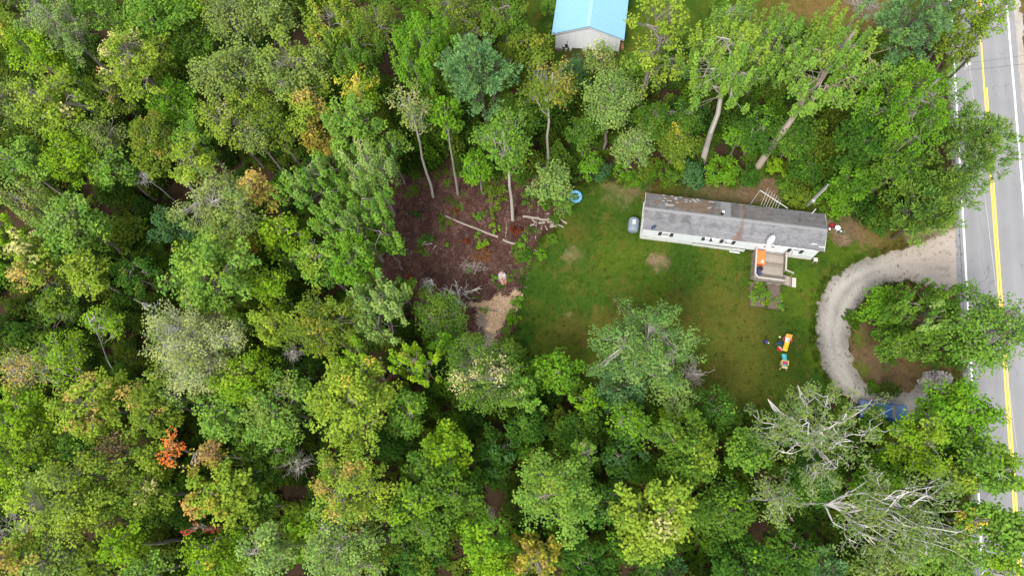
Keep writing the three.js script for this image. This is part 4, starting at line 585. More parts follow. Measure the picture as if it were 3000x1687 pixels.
const TYPES = {
  round: { wo: 1, wu: .75, len: 1.0, wid: .34, nl: 26, size: .21, per: 500, lean: .5 },
  spiky: { wo: .32, wu: 2.2, len: 2.5, wid: .24, nl: 60, size: .19, per: 540, lean: .35 },
  airy: { wo: 1, wu: .6, len: 1.1, wid: .36, nl: 17, size: .19, per: 360, lean: .7 },
  sparse: { wo: 1, wu: .5, len: 1.2, wid: .42, nl: 15, size: .17, per: 120, lean: .8 },
  pine: { wo: 1, wu: .55, len: .85, wid: .30, nl: 46, size: .26, per: 700, lean: .4, needle: true },
  droop: { wo: 1, wu: -.3, len: 1.1, wid: .30, nl: 24, size: .21, per: 380, lean: .5 },
  bush: { wo: .9, wu: .9, len: .5, wid: .22, nl: 20, size: .16, per: 620, lean: .4 },
  dead: { wo: 1, wu: .45, len: 1.0, wid: .1, nl: 0, size: .1, per: 0, lean: .8 },
};
let seedCount = 100, treeTriangles = 0;
// o: {b: survey point of the foot, bark, accent, af (share), aw (where: direction x,y,z), rv, kb (base crown share), dens, shoots, limbs}
function tree(px, py, rpx, h, type, col, label, o = {}) {
  const T = TYPES[type], rnd = rng(seedCount += 7), base0 = o.bush ? 0.5 : 0.66;
  let cy = o.cy ?? h * base0;
  const [cx, cz] = G(px, py, cy), r = metres(rpx, cx, cy, cz) * (o.bush ? 1.05 : 0.99), rv = o.rv ?? clamp(Math.min(h - cy, Math.max(r * 1.05, h * 0.24)), 0.2, 9);
  const foot = o.b ? G(...o.b) : [cx, cz], kind = type === 'dead' ? 'bare_tree' : type === 'pine' ? 'pine_tree' : h < 4.2 ? 'shrub' : 'leafy_tree', cat = { bare_tree: 'dead tree', pine_tree: 'pine tree', shrub: 'shrub', leafy_tree: 'tree' }[kind];
  const t = thing(kind, label, o.cat ?? cat, [foot[0], 0, foot[1]], 0, o.group), Cn = V(cx - foot[0], cy, cz - foot[1]);
  const bk = bark[o.bark ?? (type === 'pine' ? 'dark' : 'grey')], TP = [], TK = [], BP = [], BK = [], L = [], LK = [];
  // trunk
  if (o.fork) { const [fx, fz] = G(...o.fork), F = V(fx - foot[0], o.fork[2], fz - foot[1]); o.path = [...Array(8).keys()].map((k) => V(F.x * k / 7 + (k ? gauss(rnd) * .12 : 0), F.y * k / 7, F.z * k / 7 + (k ? gauss(rnd) * .12 : 0))); }
  const tr = o.tr ?? clamp(h * 0.0125, 0.02, 0.34), topY = Math.min(h * 0.93, cy + rv * 0.75), wob = h * 0.011, trunk = [];
  for (let k = 0; k <= 7; k++) { const u = k / 7, y = topY * u, s = o.b ? smooth(0, 1, u) * 0.1 + u * 0.9 : u; trunk.push(V(Cn.x * s * (topY / cy > 1.15 ? 1.05 : 1) + (k ? gauss(rnd) * wob : 0), y, Cn.z * s + (k ? gauss(rnd) * wob : 0))); }
  if (o.path) trunk.splice(0, 8, ...o.path);
  if (o.bush) { for (let k = 0; k < 4; k++) limb(TP, TK, [V(gauss(rnd) * r * .15, 0, gauss(rnd) * r * .15), V(gauss(rnd) * r * .5, cy, gauss(rnd) * r * .5)], 0.02, 0.012, 4, bk, rnd); }
  else limb(TP, TK, trunk, tr, tr * 0.35, h > 6 ? 9 : 6, bk, rnd);
  const curve = new THREE.CatmullRomCurve3(trunk), lobes0 = [];
  // main limbs reach for the lobes of the crown
  if (o.tips) for (const [sx, sy, hh] of o.tips) {
    const [tx, tz] = G(sx, sy, hh), tip = V(tx - foot[0], hh, tz - foot[1]), st = trunk[7].clone().lerp(trunk[5], rnd() * 0.8), far = tip.distanceTo(st), w = far * 0.06, pts = [st];
    for (let k = 1; k < 6; k++) pts.push(st.clone().lerp(tip, k / 6).add(V(gauss(rnd) * w, gauss(rnd) * w + Math.sin(k / 6 * 3.14) * far * 0.05, gauss(rnd) * w)));
    pts.push(tip); const c = new THREE.CatmullRomCurve3(pts), subs = []; limb(BP, BK, c.getPoints(16), 0.105, 0.014, 6, bk, rnd);
    for (let j = 0; j < 5; j++) { const q = c.getPoint(0.42 + 0.58 * rnd()); subs.push({ p: q.add(V(gauss(rnd) * 0.9, gauss(rnd) * 0.5 + 0.2, gauss(rnd) * 0.9)), f: 0.86 + 0.28 * rnd() }); }
    lobes0.push({ d: tip.clone().sub(st).normalize(), s: 1, c, tip, subs });
  }
  const nK = o.tips ? 0 : o.limbs ?? Math.round(clamp(5 + r * 2.2, 5, 15)), lobes = lobes0;
  for (let k = 0; k < nK; k++) {
    const y = 1 - (k + 0.5) / nK * 1.45, a = k * 2.39996 + rnd() * 0.7, q = Math.sqrt(Math.max(0, 1 - y * y)), d = V(Math.cos(a) * q, y, Math.sin(a) * q), s = 0.68 + rnd() * 0.56;
    const tip = V(d.x * r * 0.62 * s * (o.ex ?? 1), d.y * rv * 0.62 * s, d.z * r * 0.62 * s * (o.ez ?? 1)).add(Cn), horiz = Math.hypot(tip.x - Cn.x, tip.z - Cn.z), sy = clamp((tip.y - horiz * T.lean * 1.1) / topY, 0.28, 0.93), st = curve.getPointAt(sy), midp = st.clone().lerp(tip, 0.5).add(V(gauss(rnd) * r * 0.12, -r * 0.05 + gauss(rnd) * 0.2, gauss(rnd) * r * 0.12));
    const wg = r * (type === 'sparse' || type === 'dead' ? 0.09 : 0.05), c = new THREE.CatmullRomCurve3([st, st.clone().lerp(midp, .5).add(V(gauss(rnd) * wg, gauss(rnd) * wg, gauss(rnd) * wg)), midp, midp.clone().lerp(tip, .5).add(V(gauss(rnd) * wg, gauss(rnd) * wg + wg, gauss(rnd) * wg)), tip]);
    if (!o.bush) limb(BP, BK, c.getPoints(9), tr * (o.lt ?? 0.3) * (1.1 - sy * 0.5), tr * 0.13 + 0.012, 5, bk, rnd);
    const subs = []; for (let j = 0; j < (r < 1.2 ? 3 : 6); j++) { const e = d.clone().add(V(gauss(rnd) * .62, gauss(rnd) * .5, gauss(rnd) * .62)).normalize(), q = (0.36 + 0.66 * Math.pow(rnd(), 0.6)) * s; subs.push({ p: V(e.x * r * q, e.y * rv * q, e.z * r * q).add(Cn), f: 0.86 + 0.28 * rnd() }); }
    lobes.push({ d, s, c, tip, subs });
  }
  const nLeaf = Math.round(clamp(T.per * r * r * (o.dens ?? 1), type === 'dead' || o.dens === 0 ? 0 : 60, 11000)), shoots = o.shoots ?? (T.nl ? Math.max(8, Math.round(nLeaf / T.nl)) : Math.round(30 + 14 * r * r)), nl = shoots ? nLeaf / shoots : 0, sizeK = Math.min(1, 0.45 + r * 0.35) * (o.leaf ?? 0.82 + 0.36 * rnd()), lenK = Math.min(1, 0.3 + r * 0.32) * (o.len ?? 0.85 + 0.5 * rnd());
  const twig = type === 'dead' || type === 'sparse' ? 0.024 : 0.016;
  const warm = V(...(o.aw ?? [0, 1, 0])).normalize();
  for (let s = 0; s < shoots; s++) {
    const lobe = lobes[Math.floor(rnd() * lobes.length)], sub = lobe.subs[Math.floor(rnd() * lobe.subs.length)], rc = clamp(0.2 * r, 0.12, 0.75) * (type === 'sparse' || type === 'dead' ? 1.6 : 1), offs = V(gauss(rnd), gauss(rnd) * 0.7 + 0.1, gauss(rnd)), P = sub.p.clone().addScaledVector(offs, rc).sub(Cn).multiply(V(o.ex ?? 1, 1, o.ez ?? 1)).add(Cn), dir = P.clone().sub(Cn); dir.set(dir.x / r, dir.y / rv, dir.z / r).normalize().addScaledVector(offs, 0.3).normalize(); if (P.y < 0.15) P.y = 0.15 + rnd() * 0.3;
    const sd = V(dir.x * T.wo + gauss(rnd) * .26, dir.y * T.wo * .6 + T.wu + gauss(rnd) * .25, dir.z * T.wo + gauss(rnd) * .26).normalize(), len = T.len * lenK * (0.65 + rnd() * 0.7), B = P.clone().addScaledVector(sd, -len * 0.8);
    if (!o.bush && (type !== 'round' && type !== 'pine' || s % 2 === 0 || o.twigs)) {
      const st = lobe.c.getPoint(0.45 + rnd() * 0.55), wb = type === 'sparse' ? .38 : .22, m = st.clone().lerp(B, 0.4).add(V(gauss(rnd) * wb, gauss(rnd) * .15 - .05, gauss(rnd) * wb)), m2 = st.clone().lerp(B, 0.75).add(V(gauss(rnd) * wb, gauss(rnd) * .2, gauss(rnd) * wb));
      limb(BP, BK, [st, m, m2, B, P], twig * 1.9 * (o.tw ?? 1), twig * 0.5 * (o.tw ?? 1), 3, bk, rnd);
      if (type === 'dead' || type === 'sparse') for (let k = 0; k < (type === 'sparse' ? 2 : 3); k++) { const q = B.clone().lerp(P, rnd()), e = q.clone().add(V(gauss(rnd) * .5 + sd.x * .3, gauss(rnd) * .35 + .15, gauss(rnd) * .5 + sd.z * .3)); limb(BP, BK, [q, e], twig * 0.6 * (o.tw ?? 1), twig * 0.3 * (o.tw ?? 1), 3, bk, rnd); }
    }
    if (!nl) continue;
    // colour of this shoot
    let base = col; const hue = rnd();
    const away = dir.dot(warm), pick = (o.af ?? 0) > 0 && (vn(dir.x * 2.3 + seedCount, dir.z * 2.3 + dir.y * 1.7) * 0.55 + rnd() * 0.2 + away * 0.25 > 0.92 - (o.af ?? 0) * 0.75);
    if (pick) base = mix3(col, C[o.accent], 0.55 + 0.45 * rnd());
    else if (hue > 0.8) base = mix3(col, [col[0] * 1.35, col[1] * 1.2, col[2] * 0.9], (hue - 0.8) * 4);
    else if (hue < 0.2) base = [col[0] * 0.7, col[1] * 0.82, col[2] * 0.9];
    const f = sub.f * (0.88 + 0.24 * rnd()), cnt = Math.floor(nl) + (rnd() < nl % 1 ? 1 : 0);
    const a1 = V().crossVectors(sd, Math.abs(sd.y) > 0.9 ? V(1, 0, 0) : V(0, 1, 0)).normalize(), b1 = V().crossVectors(sd, a1);
    for (let k = 0; k < cnt; k++) {
      const u = Math.pow(rnd(), 0.8), ang = rnd() * 6.283, w = T.wid * lenK * (type === 'spiky' ? 1.25 - 0.85 * u : 0.55 + 0.6 * Math.sin(u * 2.6)) * (0.35 + 0.65 * rnd());
      const rx = Math.cos(ang), ry = Math.sin(ang), out = V(a1.x * rx + b1.x * ry, a1.y * rx + b1.y * ry, a1.z * rx + b1.z * ry), p = B.clone().addScaledVector(sd, len * u).addScaledVector(out, w);
      let ax, nx; const sz = T.size * 1.12 * sizeK * (0.7 + 0.6 * rnd());
      if (T.needle) { ax = out.clone().multiplyScalar(0.8).addScaledVector(sd, 0.9).add(V(gauss(rnd) * .3, gauss(rnd) * .3 + .1, gauss(rnd) * .3)).normalize(); nx = V().crossVectors(ax, V(gauss(rnd), gauss(rnd) + .4, gauss(rnd))).normalize(); }
      else { const nrm = V(out.x * .5 + gauss(rnd) * .55 + dir.x * .25, 0.95 + gauss(rnd) * .45, out.z * .5 + gauss(rnd) * .55 + dir.z * .25).normalize(); ax = out.clone().addScaledVector(sd, 0.4).add(V(gauss(rnd) * .4, gauss(rnd) * .3, gauss(rnd) * .4)); ax.addScaledVector(nrm, -ax.dot(nrm)).normalize(); nx = V().crossVectors(nrm, ax); }
      const hw = T.needle ? sz * 0.17 : sz * 0.40, e = p.clone().addScaledVector(ax, sz), m1 = p.clone().addScaledVector(ax, sz * 0.45).addScaledVector(nx, hw), m2 = p.clone().addScaledVector(ax, sz * 0.45).addScaledVector(nx, -hw);
      if (!T.needle) { m1.y -= 0.01; m2.y += 0.012; }
      L.push(p.x, p.y, p.z, m1.x, m1.y, m1.z, e.x, e.y, e.z, m2.x, m2.y, m2.z);
      const g = f * (0.86 + 0.28 * rnd()); for (let q = 0; q < 4; q++) LK.push(base[0] * g, base[1] * g, base[2] * g);
    }
  }
  part(o.bush ? 'stem' : 'trunk', geom(TP, TK), barkMat.grey, t);
  if (BP.length) part('branches', geom(BP, BK), barkMat.grey, t);
  if (L.length) {
    const n = L.length / 12, ix = new Uint32Array(n * 6); for (let i = 0; i < n; i++) ix.set([i * 4, i * 4 + 1, i * 4 + 2, i * 4, i * 4 + 2, i * 4 + 3], i * 6);
    const g = new THREE.BufferGeometry(); g.setAttribute('position', new THREE.BufferAttribute(new Float32Array(L), 3)); g.setAttribute('color', new THREE.BufferAttribute(new Float32Array(LK), 3)); g.setIndex(new THREE.BufferAttribute(ix, 1)); g.computeVertexNormals();
    part(kind === 'shrub' ? 'foliage' : 'crown', g, leafMat, t); treeTriangles += n * 2;
  }
  treeTriangles += (TP.length + BP.length) / 9;
  return t;
}
const bushAt = (x, y, r, h, col, label, o = {}) => tree(x, y, r, h, 'bush', C[col], label, { bush: true, ...o });
// ---------------------------------------------------------------- the wood, tree by tree (survey x, y, crown half-width, height, habit, colour, label, options)
const TREES = [
  // upper left of the wood
  [165, 80, 78, 17, 'airy', 'silver', 'tall slim pale sage-green tree near the upper left corner, leaning crown', { bark: 'pale', rv: 6 }],
  [115, 135, 66, 15, 'round', 'lime', 'bright lime-green tree near the upper left corner, below the pale slim one', {}],
  [12, 78, 34, 15, 'round', 'yg', 'yellow-green tree cut by the left picture edge near the top', { accent: 'gold', af: .4 }],
  [345, 165, 88, 17, 'round', 'yg', 'cream and yellow-green maple with peach tips, upper left part of the wood', { accent: 'cream', af: .42, aw: [-.6, .6, -.3], twigs: 1 }],
  [395, 45, 92, 16, 'round', 'green', 'mid-green tree at the top edge with a small orange spray', { accent: 'orange', af: .1 }],
  [590, 40, 78, 16, 'airy', 'sage', 'sage-green airy tree at the top edge, right of the one with an orange spray', {}],
  [145, 268, 80, 17, 'round', 'yg', 'yellow-green tree with pale branched top, second row down at the left', { accent: 'cream', af: .25, bark: 'pale', twigs: 1 }],
  [25, 265, 66, 16, 'airy', 'sage', 'dull sage tree at the left picture edge, beside the pale-topped yellow-green one', { accent: 'pink', af: .12 }],
  [252, 345, 60, 14, 'airy', 'sage', 'greyish green tree with thin stems between the yellow-green and the bronze trees, left', {}],
  [380, 345, 62, 13, 'round', 'olive', 'bronze-olive tree in the left of the wood, brownest of its row', { accent: 'bronze', af: .4 }],
  [432, 262, 62, 11, 'round', 'vivid', 'lower vivid green tree right of the cream maple', {}],
  [285, 240, 50, 13, 'airy', 'olive', 'muted olive tree with pinkish twigs left of the cream maple', { accent: 'pink', af: .25 }],
  [575, 185, 84, 16, 'airy', 'sage', 'broad sage-green tree with visible grey limbs, upper middle of the wood', { twigs: 1 }],
  [570, 312, 60, 15, 'airy', 'yg', 'light yellowish airy tree with red-tinged stems below the broad sage tree', { accent: 'cream', af: .2 }],
  [490, 345, 46, 12, 'round', 'green', 'small fresh green tree between the bronze tree and the light yellowish one', {}],
  [28, 18, 46, 13, 'airy', 'olive', 'dark olive tree in the top left corner', {}],
  [255, 40, 54, 15, 'round', 'fresh', 'light green tree at the top edge beside the slim pale one', {}],
  [480, 120, 62, 12, 'round', 'mid', 'darker green tree between the orange-sprayed tree and the broad sage tree', {}],
  [480, 20, 50, 14, 'round', 'lime', 'lime-green crown on the top edge right of the orange spray', {}],
  [690, 45, 66, 15, 'airy', 'sage', 'muted sage crown at the top edge left of the golden-green tree', {}],
  [835, 65, 74, 16, 'spiky', 'yg', 'golden-green spiky maple near the top edge', { accent: 'golden', af: .35 }],
  [955, 60, 68, 15, 'airy', 'olive', 'olive-green thin tree near the top edge between golden and vivid maples', {}],
  [1057, 122, 92, 17, 'spiky', 'vivid', 'vivid green spiky maple left of the blue-green pine', { dens: 1.25 }],
  [1165, 42, 82, 14, 'airy', 'olive', 'olive-yellow crown at the top edge above the blue-green pine', { accent: 'yg', af: .3 }],
  [1270, 40, 66, 14, 'round', 'mid', 'dark mid-green crown at the top edge left of the shed lawn', { accent: 'olive', af: .4 }],
  [1330, 118, 50, 12, 'round', 'olive', 'olive tree touching the lower left corner of the shed', { accent: 'bronze', af: .25 }],
  [1205, 188, 92, 18, 'pine', 'pine', 'large blue-green pine left of the shed', { rv: 5.2 }],
  [740, 178, 88, 17, 'airy', 'sage', 'light sage-yellow broad tree above the peach-tinted maple', { accent: 'yg', af: .4, dens: 1.2 }],
  [885, 150, 72, 15, 'spiky', 'mid', 'muted green tree below the golden-green maple', {}],
  [775, 270, 58, 15, 'round', 'yg', 'peach-tinted autumn maple in the upper middle of the wood', { accent: 'peach', af: .5, aw: [0, .6, -.6] }],
  [790, 350, 44, 11, 'round', 'bronze', 'yellow-bronze lower tree under the peach-tinted maple', { accent: 'gold', af: .3 }],
  [912, 238, 60, 15, 'round', 'lime', 'golden-yellow maple with an orange tip beside the grey sparse tree', { accent: 'gold', af: .55, aw: [0, 1, -.4] }],
  [1040, 282, 62, 16, 'airy', 'sage', 'greyish sparse-leaved tree with a pale slender trunk at the clearing edge', { b: [1090, 498], bark: 'pale', accent: 'cream', af: .35, dens: .8, tr: .17 }],
  [890, 325, 76, 16, 'round', 'fresh', 'fresh light green maple below the golden-yellow one', { accent: 'silver', af: .3 }],
  [1128, 300, 48, 12, 'round', 'vivid', 'vivid green upright tree with a brown stem at the clearing top', { b: [1152, 492], rv: 4.5, tr: .15 }],
  [685, 318, 58, 13, 'airy', 'olive', 'olive airy tree left of the peach-tinted maple', {}],
  [640, 250, 50, 13, 'airy', 'yg', 'pale yellow-green tree with bare thin limbs between sage and olive trees', { accent: 'cream', af: .2, twigs: 1 }],
  [640, 345, 48, 13, 'airy', 'sage', 'grey-green tree with long horizontal limbs left of the olive airy tree', { twigs: 1 }],
  // left, second band
  [45, 415, 66, 15, 'round', 'fresh', 'light fresh-green tree at the left picture edge below the dull sage one', { accent: 'silver', af: .3 }],
  [180, 398, 72, 15, 'round', 'lime', 'yellow-lime tree below the pale-topped yellow-green tree, left', {}],
  [290, 425, 52, 12, 'droop', 'green', 'green drooping tree left of the shaded gap in the wood', {}],
  [405, 405, 56, 12, 'round', 'olive', 'olive tree directly above the shaded gap in the wood', { accent: 'bronze', af: .4 }],
  [490, 408, 62, 14, 'round', 'yg', 'yellow-green tree right of the olive tree above the gap', {}],
  [558, 525, 92, 17, 'airy', 'sage', 'large pale sage tree with many fine grey limbs, left middle of the wood', { accent: 'pale', af: .35, twigs: 1, dens: 1.25, bark: 'pale' }],
  [537, 682, 102, 17, 'round', 'fresh', 'big rounded light green tree with a pale forked stem, left middle', { accent: 'yg', af: .35, twigs: 1, dens: 1.05 }],
  [72, 515, 58, 16, 'spiky', 'sage', 'spiky pale green tree at the left picture edge, middle height', { accent: 'cream', af: .25 }],
  [188, 565, 84, 15, 'round', 'fresh', 'broad fresh-green tree left of the shaded gap', { accent: 'silver', af: .35 }],
  [425, 565, 48, 7.5, 'round', 'blue', 'dark blue-green low tree at the right side of the shaded gap', { accent: 'dark', af: .4 }],
  [312, 580, 46, 4, 'round', 'olive', 'low olive-green bush on the brown floor of the shaded gap', {}],
  [75, 640, 48, 15, 'round', 'yg', 'pale yellow tree at the left edge above the pinkish one', { accent: 'cream', af: .35 }],
  [70, 695, 46, 15, 'airy', 'yg', 'pinkish-peach tree at the left edge, middle height', { accent: 'peach', af: .7 }],
  [215, 690, 62, 14, 'round', 'yg', 'pale yellow-green tree in the left of the wood below the broad fresh-green tree', { accent: 'cream', af: .2 }],
  [20, 585, 42, 14, 'round', 'lime', 'lime-green crown cut by the left edge, middle height', {}],
  [335, 690, 52, 10, 'round', 'dark', 'dark green low tree below the shaded gap', { accent: 'olive', af: .35 }],
  [150, 765, 50, 9, 'round', 'mid', 'shaded green tree under the fallen bare tree at the left', { accent: 'olive', af: .4 }],
  [650, 478, 46, 16, 'airy', 'golden', 'golden-peach tree tucked against the big pale sage tree', { accent: 'peach', af: .7, dens: 1.3 }],
  [790, 455, 78, 17, 'spiky', 'green', 'green maple with silvery shoots, upper left of the big cluster left of the clearing', { accent: 'silver', af: .3 }],
  [930, 430, 74, 17, 'spiky', 'silver', 'silver-green tree at the upper right of the big cluster left of the clearing', { accent: 'pale', af: .35, bark: 'pale' }],
  [895, 560, 100, 17, 'spiky', 'green', 'large fresh green maple right beside the brown clearing, centre of the big cluster', { accent: 'silver', af: .3, dens: 1.1 }],
  [720, 592, 56, 13, 'round', 'lime', 'yellow-green tree on the left side of the big green cluster', { accent: 'yg', af: .4 }],
  [805, 662, 56, 14, 'round', 'green', 'bright green tree at the lower left of the big cluster', { accent: 'yg', af: .4 }],
  [890, 676, 58, 15, 'round', 'vivid', 'vivid leafy green tree at the foot of the big cluster by the clearing', {}],
  [680, 725, 58, 13, 'round', 'lime', 'lime-green tree between the rounded light green tree and the olive round one', {}],
  [975, 620, 36, 11, 'round', 'green', 'small green tree reaching over the left edge of the clearing', {}],
  [620, 610, 40, 8, 'round', 'bronze', 'low olive-yellow tree in the dark gap beside the yellow-green one', { accent: 'golden', af: .3 }],
  [735, 660, 46, 9, 'round', 'mid', 'shaded mid-green tree below the yellow-green one in the big cluster', { accent: 'olive', af: .4 }],
  // left, third band
  [495, 870, 122, 18, 'airy', 'pale', 'huge pale grey-green poplar with a white bare limb, left of centre', { bark: 'white', dens: 1.5, accent: 'sage', af: .35, twigs: 1 }],
  [262, 812, 46, 13, 'airy', 'lime', 'slender yellow-green birch with a long white trunk, left', { b: [300, 962], bark: 'white', dens: .8, tr: .09, rv: 4 }],
  [70, 930, 74, 15, 'sparse', 'yg', 'thinly leaved peach tree with pale limbs at the left edge', { accent: 'peach', af: .65, bark: 'pale', dens: 2, b: [195, 990] }],
  [172, 902, 62, 14, 'airy', 'lime', 'yellow-lime airy tree right of the thin peach tree', { bark: 'pale', b: [250, 960] }],
  [235, 1022, 92, 14, 'round', 'yg', 'broad olive-yellow tree with peach edges, left below the birch', { accent: 'peach', af: .35 }],
  [402, 1010, 86, 15, 'round', 'olive', 'olive and tan tree right below the pale poplar', { accent: 'peach', af: .32 }],
  [615, 950, 78, 16, 'round', 'lime', 'glowing lime-green tree right of the pale poplar', { accent: 'yg', af: .3 }],
  [45, 1050, 66, 13, 'round', 'lime', 'green-yellow tree at the left edge below the thin peach tree', {}],
  [575, 1040, 70, 14, 'round', 'fresh', 'light green tree below the glowing lime one', {}],
  [455, 1000, 40, 15, 'airy', 'silver', 'grey-green drooping lower crown right beneath the pale poplar', {}],
  [820, 828, 86, 16, 'round', 'olive', 'dense round olive-yellow tree left of the wood chips', { rv: 5, dens: 1.5, leaf: .8, accent: 'golden', af: .4 }],
  [690, 825, 64, 15, 'spiky', 'yg', 'pale yellow-green tree left of the dense olive round one', {}],
  [957, 790, 84, 15, 'spiky', 'silver', 'fresh silvery-green tree below the clearing', { accent: 'pale', af: .22 }],
  [1118, 800, 76, 9, 'airy', 'mid', 'muted green low tree with dead white twigs left of the wood chips', { accent: 'olive', af: .4 }],
  [892, 1010, 104, 17, 'round', 'yg', 'brightest yellow maple in the lower middle of the wood', { accent: 'gold', af: .2, dens: 1.15, leaf: 1.05 }],
  [905, 905, 48, 15, 'spiky', 'lime', 'yellow-green spiky top with orange tips just above the brightest yellow maple', { accent: 'orange', af: .1 }],
  [1045, 918, 62, 15, 'spiky', 'lime', 'yellow-green upright maple with tan tip right of the brightest yellow one', { accent: 'golden', af: .25, rv: 5 }],
  [1118, 868, 34, 12, 'round', 'vivid', 'small round vivid green crown by the grey branch heap', {}],
  [1220, 955, 104, 15, 'airy', 'mid', 'wide muted green tree with cream and pink shoots below the grey branch heap', { accent: 'cream', af: .34, dens: 1.2 }],
  [1310, 985, 62, 12, 'spiky', 'green', 'mid-green tree with pale shoots at the right of the wide cream-flecked tree', { accent: 'cream', af: .2 }],
  [700, 1030, 86, 14, 'round', 'fresh', 'grey-flecked green tree left of the brightest yellow maple', { accent: 'sage', af: .4 }],
  [1125, 1130, 62, 14, 'round', 'lime', 'bright yellow-green crown beside the black gap, lower middle', {}],
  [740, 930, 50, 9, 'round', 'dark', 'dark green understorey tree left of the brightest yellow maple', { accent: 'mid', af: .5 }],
  [1030, 1040, 56, 12, 'round', 'green', 'green tree right of the brightest yellow maple, half hidden', { accent: 'lime', af: .35 }],
  // lower left
  [185, 1258, 116, 18, 'airy', 'yg', 'big pale yellow-green tree with a long grey trunk, lower left', { dens: 1.6, b: [350, 1285], bark: 'grey', accent: 'sage', af: .3 }],
  [290, 1250, 58, 14, 'round', 'green', 'green tree on the right flank of the big pale yellow-green one', { accent: 'olive', af: .3 }],
  [433, 1130, 34, 16, 'airy', 'red', 'flame-red young maple, lower left', { accent: 'orange', af: .55, rv: 1.8, dens: .6, ex: .6, ez: 1.55 }],
  [290, 1140, 54, 13, 'sparse', 'olive', 'dull reddish-brown sparse tree left of the flame-red maple', { accent: 'pink', af: .7, dens: 3.2 }],
  [530, 1142, 50, 14, 'airy', 'golden', 'pinkish-tan sparse tree right of the flame-red maple', { accent: 'pink', af: .6, dens: .9, bark: 'pale' }],
  [392, 1165, 46, 13, 'round', 'yg', 'yellow-green tree just below left of the flame-red maple', {}],
  [378, 1242, 62, 14, 'round', 'olive', 'pale olive tree with white snags between the big pale tree and the orange spray', { accent: 'cream', af: .25 }],
  [560, 1245, 80, 15, 'round', 'yg', 'yellow-olive tree below the pinkish-tan one', { accent: 'golden', af: .3 }],
  [486, 1268, 32, 16, 'round', 'orange', 'orange autumn spray rising from the yellow-olive tree', { accent: 'peach', af: .6, dens: .9, rv: 1.6, ex: .75, ez: 1.5 }],
  [516, 1328, 20, 15.5, 'airy', 'crimson', 'small crimson spray hanging below the orange one', { dens: 1.2, accent: 'pink', af: .4 }],
  [540, 1400, 82, 15, 'round', 'lime', 'yellow-green round tree at the bottom edge below the crimson spray', { accent: 'gold', af: .12 }],
  [312, 1372, 62, 15, 'round', 'lime', 'yellow-lime tree at the bottom left, right of the grey dead twigs', {}],
  [45, 1398, 60, 16, 'round', 'yg', 'golden-peach tree in the bottom left corner', { accent: 'peach', af: .6 }],
  [130, 1408, 58, 14, 'airy', 'sage', 'grey-green tree beside the golden-peach corner tree', { bark: 'pale', twigs: 1 }],
  [40, 1200, 56, 13, 'round', 'lime', 'green-yellow tree at the left edge above the big pale one', {}],
  [230, 1420, 48, 13, 'round', 'olive', 'olive tree on the bottom edge between grey-green and yellow-lime trees', {}],
  [200, 1110, 52, 10, 'round', 'dark', 'dark green tree left of the dull reddish-brown one', { accent: 'mid', af: .5 }],
  [100, 1120, 50, 12, 'round', 'olive', 'olive-green tree at the far left above the green-yellow one', { accent: 'lime', af: .4 }],
  [370, 1440, 54, 14, 'airy', 'fresh', 'pale green crown on the bottom edge between the two yellow-limes', {}],
  [640, 1110, 54, 10, 'round', 'mid', 'shaded green tree right of the pinkish-tan one', { accent: 'fresh', af: .3 }],
  [650, 1270, 50, 10, 'round', 'mid', 'mid-green understorey tree left of the brown gap, lower left', { accent: 'fresh', af: .3 }],
  [655, 1185, 42, 9, 'round', 'dark', 'dark tree left of the grey leafless tree, lower left', { accent: 'mid', af: .4 }],
  [880, 1222, 96, 17, 'round', 'yg', 'broad maple flecked peach and yellow, lower middle left', { accent: 'peach', af: .42, dens: 1.1 }],
  [855, 1375, 98, 16, 'airy', 'silver', 'pale green tree with a bare forked trunk over orange leaves, bottom edge', { bark: 'pale', dens: 1.15, accent: 'fresh', af: .4, twigs: 1 }],
  [915, 1370, 70, 12, 'round', 'olive', 'olive and rust-orange tree at the bottom edge', { accent: 'orange', af: .42 }],
  [775, 1330, 52, 13, 'round', 'lime', 'yellow-olive tree left of the bare forked trunk', { accent: 'orange', af: .15 }],
  [685, 1380, 68, 16, 'airy', 'silver', 'light sage feathery tree on the left of the brown gap, bottom edge', { dens: 1.4, bark: 'pale' }],
  [1085, 1258, 106, 15, 'round', 'mid', 'large mid-green tree in the lower middle', { accent: 'lime', af: .35 }],
  [1215, 1362, 70, 16, 'round', 'vivid', 'vivid lime-green tree at the bottom, lower middle', { accent: 'lime', af: .5 }],
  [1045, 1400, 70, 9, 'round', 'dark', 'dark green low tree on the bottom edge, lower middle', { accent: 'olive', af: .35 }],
  [1250, 1432, 66, 15, 'round', 'lime', 'yellow-green crown cut by the bottom edge, lower middle', {}],
  [1250, 1150, 62, 8, 'round', 'dark', 'dark green tree right of the bright yellow-green crown, lower middle', { accent: 'blue', af: .3 }],
  [985, 1120, 46, 8, 'round', 'dark', 'dark low tree beside the black gap, lower middle', {}],
  [700, 1130, 54, 10, 'round', 'mid', 'green shaded tree left of the broad peach-flecked maple', {}],
  [1180, 1230, 46, 10, 'round', 'mid', 'mid-green tree between the large mid-green and the feathery light one', { accent: 'dark', af: .4 }],
  // lower right of the lawn
  [1405, 1240, 112, 18, 'round', 'fresh', 'light green feathery tree, the largest at the bottom centre', { rv: 5.5, dens: 1.1, accent: 'yg', af: .25, leaf: .9 }],
  [1475, 1140, 40, 17, 'spiky', 'green', 'dark spiky upper shoots at the back of the light green feathery tree', { accent: 'cream', af: .25 }],
  [1655, 1310, 100, 17, 'round', 'yg', 'yellow-green spiky maple standing over a black gap, bottom centre right', { dens: 1.35, accent: 'cream', af: .16 }],
  [1730, 1130, 92, 15, 'round', 'mid', 'rounded muted green tree below the lawn', { accent: 'yg', af: .4 }],
